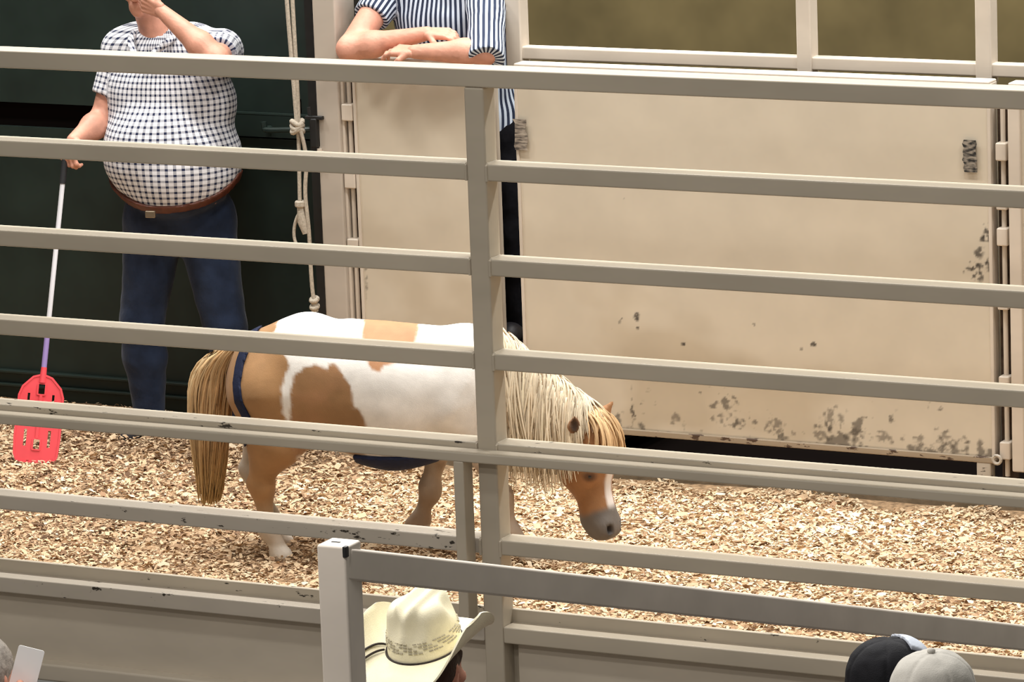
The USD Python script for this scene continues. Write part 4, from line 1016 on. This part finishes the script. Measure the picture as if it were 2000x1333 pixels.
def crown_f(P):
    x, y, z = P[..., 0], P[..., 1], P[..., 2]
    t = np.clip(z / 0.135, 0, 1)
    sx, sy = 0.086 - 0.018 * t ** 1.5, 0.104 - 0.016 * t ** 1.5
    r = np.sqrt((x / sx) ** 2 + (y / sy) ** 2)
    side = (r - 1) * 0.08
    top = z - 0.138 - 0.010 * np.cos(np.clip(np.abs(x) / 0.035, 0, 1) * 6.28 - 3.14) - 0.05 * (y + 0.02) * 0.6
    d = -smin(-side, -top, 0.030)
    groove = np.sqrt(x ** 2 + ((z - 0.152) * 1.0) ** 2) - 0.016
    d = -smin(-d, groove, 0.024)
    for sg in (-1, 1):
        q = (P - V3(sg * 0.070, -0.055, 0.118)) / V3(0.9, 1.7, 1.5)
        d = -smin(-d, np.linalg.norm(q, axis=-1) - 0.026, 0.022)
        q = (P - V3(sg * 0.032, 0.096, 0.105)) / V3(1.0, 1.0, 2.0)
        d = -smin(-d, np.linalg.norm(q, axis=-1) - 0.020, 0.024)
    d = np.maximum(d, -z - 0.004)
    return d
cm = nets(crown_f, (-0.11, -0.13, -0.012), (0.11, 0.13, 0.175), 0.0035)
hat = obj('cowboy_hat', hatm(cm), M_straw, p3, smooth=True, label='cream straw cowboy hat with dented crown and rolled brim')
def brim():
    nu, nv = 120, 16
    u = np.linspace(0, 2 * math.pi, nu, endpoint=False); v = np.linspace(0, 1, nv)
    U, Vv = np.meshgrid(u, v, indexing='ij')
    a = 0.083 + (0.185 - 0.083) * Vv; b = 0.101 + (0.193 - 0.101) * Vv
    x, y = a * np.cos(U), b * np.sin(U)
    k = np.clip((np.abs(x) - 0.086) / 0.095, 0, 1)
    z = 0.085 * k ** 1.35 - 0.020 * Vv ** 2 * np.abs(np.sin(U)) ** 2 + 0.004 * (1 - Vv)
    x = np.sign(x) * (np.abs(x) - 0.040 * k ** 1.8)
    P = np.stack([x, y, z], -1).reshape(-1, 3)
    i = np.arange(nu * nv).reshape(nu, nv); j = np.roll(i, -1, 0)
    q = np.stack([i[:, :-1], i[:, 1:], j[:, 1:], j[:, :-1]], -1).reshape(-1, 4)
    F = np.vstack([q[:, [0, 1, 2]], q[:, [0, 2, 3]]])
    m = trimesh.Trimesh(P, F, process=False)
    n = m.vertex_normals
    if n[:, 2].mean() < 0: F = F[:, ::-1]; n = -n
    A, Bv = P + n * 0.0022, P - n * 0.0022
    N = len(P)
    rim = []
    for e in (0, nv - 1):
        r0 = i[:, e]; r1 = j[:, e]
        if e: rim += [np.stack([r0, r0 + N, r1 + N], -1), np.stack([r0, r1 + N, r1], -1)]
        else: rim += [np.stack([r0, r1 + N, r0 + N], -1), np.stack([r0, r1, r1 + N], -1)]
    return trimesh.Trimesh(np.vstack([A, Bv]), np.vstack([F, F[:, ::-1] + N] + rim), process=False)
obj('brim', hatm(brim()), M_straw, hat, smooth=40)
ring = [(0.0885 * math.cos(a), 0.1065 * math.sin(a), 0.006) for a in np.linspace(0, 2 * math.pi, 80)]
cords = [tube(ring, 0.0032, 6)]
cords += [tube(spline([(0.086, 0.03, 0.012), (0.104, 0.052, 0.022), (0.112, 0.085, 0.026), (0.118, 0.120, 0.030)], 20), 0.0028, 6),
          tube(spline([(0.080, 0.055, 0.012), (0.094, 0.082, 0.016), (0.101, 0.112, 0.017), (0.107, 0.138, 0.018)], 20), 0.0028, 6)]
obj('hat_cord', hatm(cat_(cords)), M_cord, hat, smooth=50)
dash = []
for row, (z, n0) in enumerate(((0.032, 0), (0.040, 1), (0.048, 0), (0.056, 1))):
    for k in range(44):
        if (k + row) % 4 == 3: continue
        a0 = k / 44 * 2 * math.pi; aa = np.linspace(a0, a0 + 0.11, 4)
        t = (z / 0.135) ** 1.5
        dash.append(tube([((0.0868 - 0.018 * t) * math.cos(a), (0.1050 - 0.016 * t) * math.sin(a), z) for a in aa], 0.0017, 5))
obj('vent_weave', hatm(cat_(dash)), M_weave, hat, smooth=60)

def ball_cap(root, o, cloth, tall=0.0, button=True, front=None, brim_rot=0.0, label=None):
    """baseball cap in the wearer's frame (front is -y), o = centre of the head opening"""
    c, s = math.cos(brim_rot), math.sin(brim_rot)
    def put(m):
        m = m.copy(); v = m.vertices; m.vertices = np.stack([v[:, 0] * c - v[:, 1] * s, v[:, 0] * s + v[:, 1] * c, v[:, 2]], -1) + o; return m
    def f(P):
        x, y, z = P[..., 0], P[..., 1], P[..., 2]
        zz = np.clip(z, 0, 1) / (0.105 + tall)
        e = np.sqrt((np.abs(x) / 0.096) ** 2.0 + (np.abs(y) / 0.108) ** 2.0)
        d = ((e ** 2.6 + zz ** (2.6 + 20 * tall)) ** (1 / (2.6 + 10 * tall)) - 1) * 0.09
        a = np.arctan2(y, x)
        seam = np.abs(((a + math.pi / 6) / (math.pi / 3)) - np.round((a + math.pi / 6) / (math.pi / 3))) * np.hypot(x, y) * 1.05
        d = d + 0.0022 * np.exp(-(seam / 0.004) ** 2) + (meshkit.fbm(P * 22, 2, 6) - 0.5) * 0.007
        d = np.maximum(d, -0.02 - z)
        return d
    cap = obj('ball_cap', put(nets(f, (-0.12, -0.13, -0.03), (0.12, 0.13, 0.14 + tall), 0.0045)), cloth, root, smooth=True, label=label)
    bp = [cone((-0.055, -0.10, -0.008), (0.055, -0.10, -0.008), 0.006, 0.006), cone((-0.05, -0.15, -0.018), (0.05, -0.15, -0.018), 0.006, 0.006), cone((0, -0.165, -0.015), (0, -0.10, -0.004), 0.012, 0.012)]
    hull = [Manifold.sphere(0.005, 12).translate(p) for p in ((-0.075, -0.07, -0.016), (0.075, -0.07, -0.016), (-0.07, -0.13, -0.02), (0.07, -0.13, -0.02), (-0.04, -0.172, -0.018), (0.04, -0.172, -0.018), (0, -0.178, -0.012), (0, -0.10, 0.0))]
    obj('visor', put(tri(Manifold.batch_hull(hull))), cloth, cap, smooth=40)
    if button:
        bt = trimesh.creation.icosphere(subdivisions=2, radius=0.0095); bt.apply_scale((1, 1, 0.75)); bt.apply_translation((0, 0, 0.108 + tall))
        obj('button', put(bt), cloth, cap, smooth=True)
    if front is not None:
        fp = nets(lambda P: np.maximum(np.maximum(f(P) - 0.006, -f(P) - 0.002), np.maximum(P[..., 1] + 0.035, np.abs(P[..., 0]) - 0.055)), (-0.12, -0.13, 0.0), (0.12, 0.02, 0.15 + tall), 0.0045)
        obj('front_panel', put(fp), front, cap, smooth=True, label='pale blue front panel')
    return cap

bt = V3(3.428, -4.704, 1.504)
p5 = thing('person', 'person in a pale grey ball cap with a button, at the bottom right', 'person', (bt[0], bt[1] - 0.03, FLOOR), 170.0)
J5 = standing(bt[2] - 0.108 - FLOOR - 0.035)
person(p5, J5, 1.0, 0.0, M_greycloth, M_denim, hair=M_greyhair, shirt_hem=0.85, sleeve=0.7, fine=0.013, hair_top=0.03)
ball_cap(p5, J5['head'] + V3(0, 0, 0.038), M_capgrey, label='pale grey six-panel ball cap with a button')
bk = V3(3.030, -4.035, 1.325)
p4 = thing('person', 'person in a black ball cap with a pale blue front, beside the grey cap', 'person', (bk[0], bk[1] - 0.03, FLOOR), 140.0)
J4 = standing(bk[2] - 0.125 - FLOOR - 0.03)
person(p4, J4, 1.0, 0.0, M_blackcloth, M_denim, hair=M_hair, shirt_hem=0.85, sleeve=0.7, fine=0.013, hair_top=0.03)
ball_cap(p4, J4['head'] + V3(0, 0, 0.038), M_capblack, tall=0.012, button=False, front=M_capwhite, label='black ball cap with a pale front')

# --- bidder with the white card at the left border
hd6 = V3(0.942, -4.855, 1.217)
p6 = thing('person', 'grey-haired person in black holding a white card, mostly below the picture edge', 'person', (hd6[0] - 0.0, hd6[1], FLOOR), 180.0)
J6 = standing(hd6[2] - FLOOR)
cardc = V3(1.063, -4.785, 1.250)
lc = lambda P: V3(-(P[0] - hd6[0]), -(P[1] - hd6[1]), P[2] - FLOOR)
cl6 = lc(cardc)
J6['wrR'] = cl6 + V3(0.025, 0.03, -0.135); J6['elR'] = V3(-0.27, -0.06, 1.18)
h6 = hand_prims(J6['wrR'], V3(-0.05, -0.1, 1), V3(-0.6, 0.8, 0.0), 1, (0.6, 0.9, 0.6))
person(p6, J6, 1.0, 0.0, M_blackcloth, M_denim, hair=M_greyhair, shirt_hem=0.85, sleeve=0.7, hands=(None, h6), fine=0.012)
card = thing('bidder_card', 'blank white card with rounded corners held up at the lower left', 'card', cardc - V3(0, 0, 0.06))
cp = sbox(-0.027, -0.06, 0.027, 0.06).buffer(0.006)
cmx = exz(cp, -0.001, 0.0022)
tr = trimesh.transformations
cmx.apply_transform(tr.rotation_matrix(math.radians(28), (0, 0, 1)) @ tr.rotation_matrix(math.radians(17), (0, 1, 0)))
cmx.apply_translation((0, 0, 0.06))
obj('card_sheet', cmx, M_phone, card)
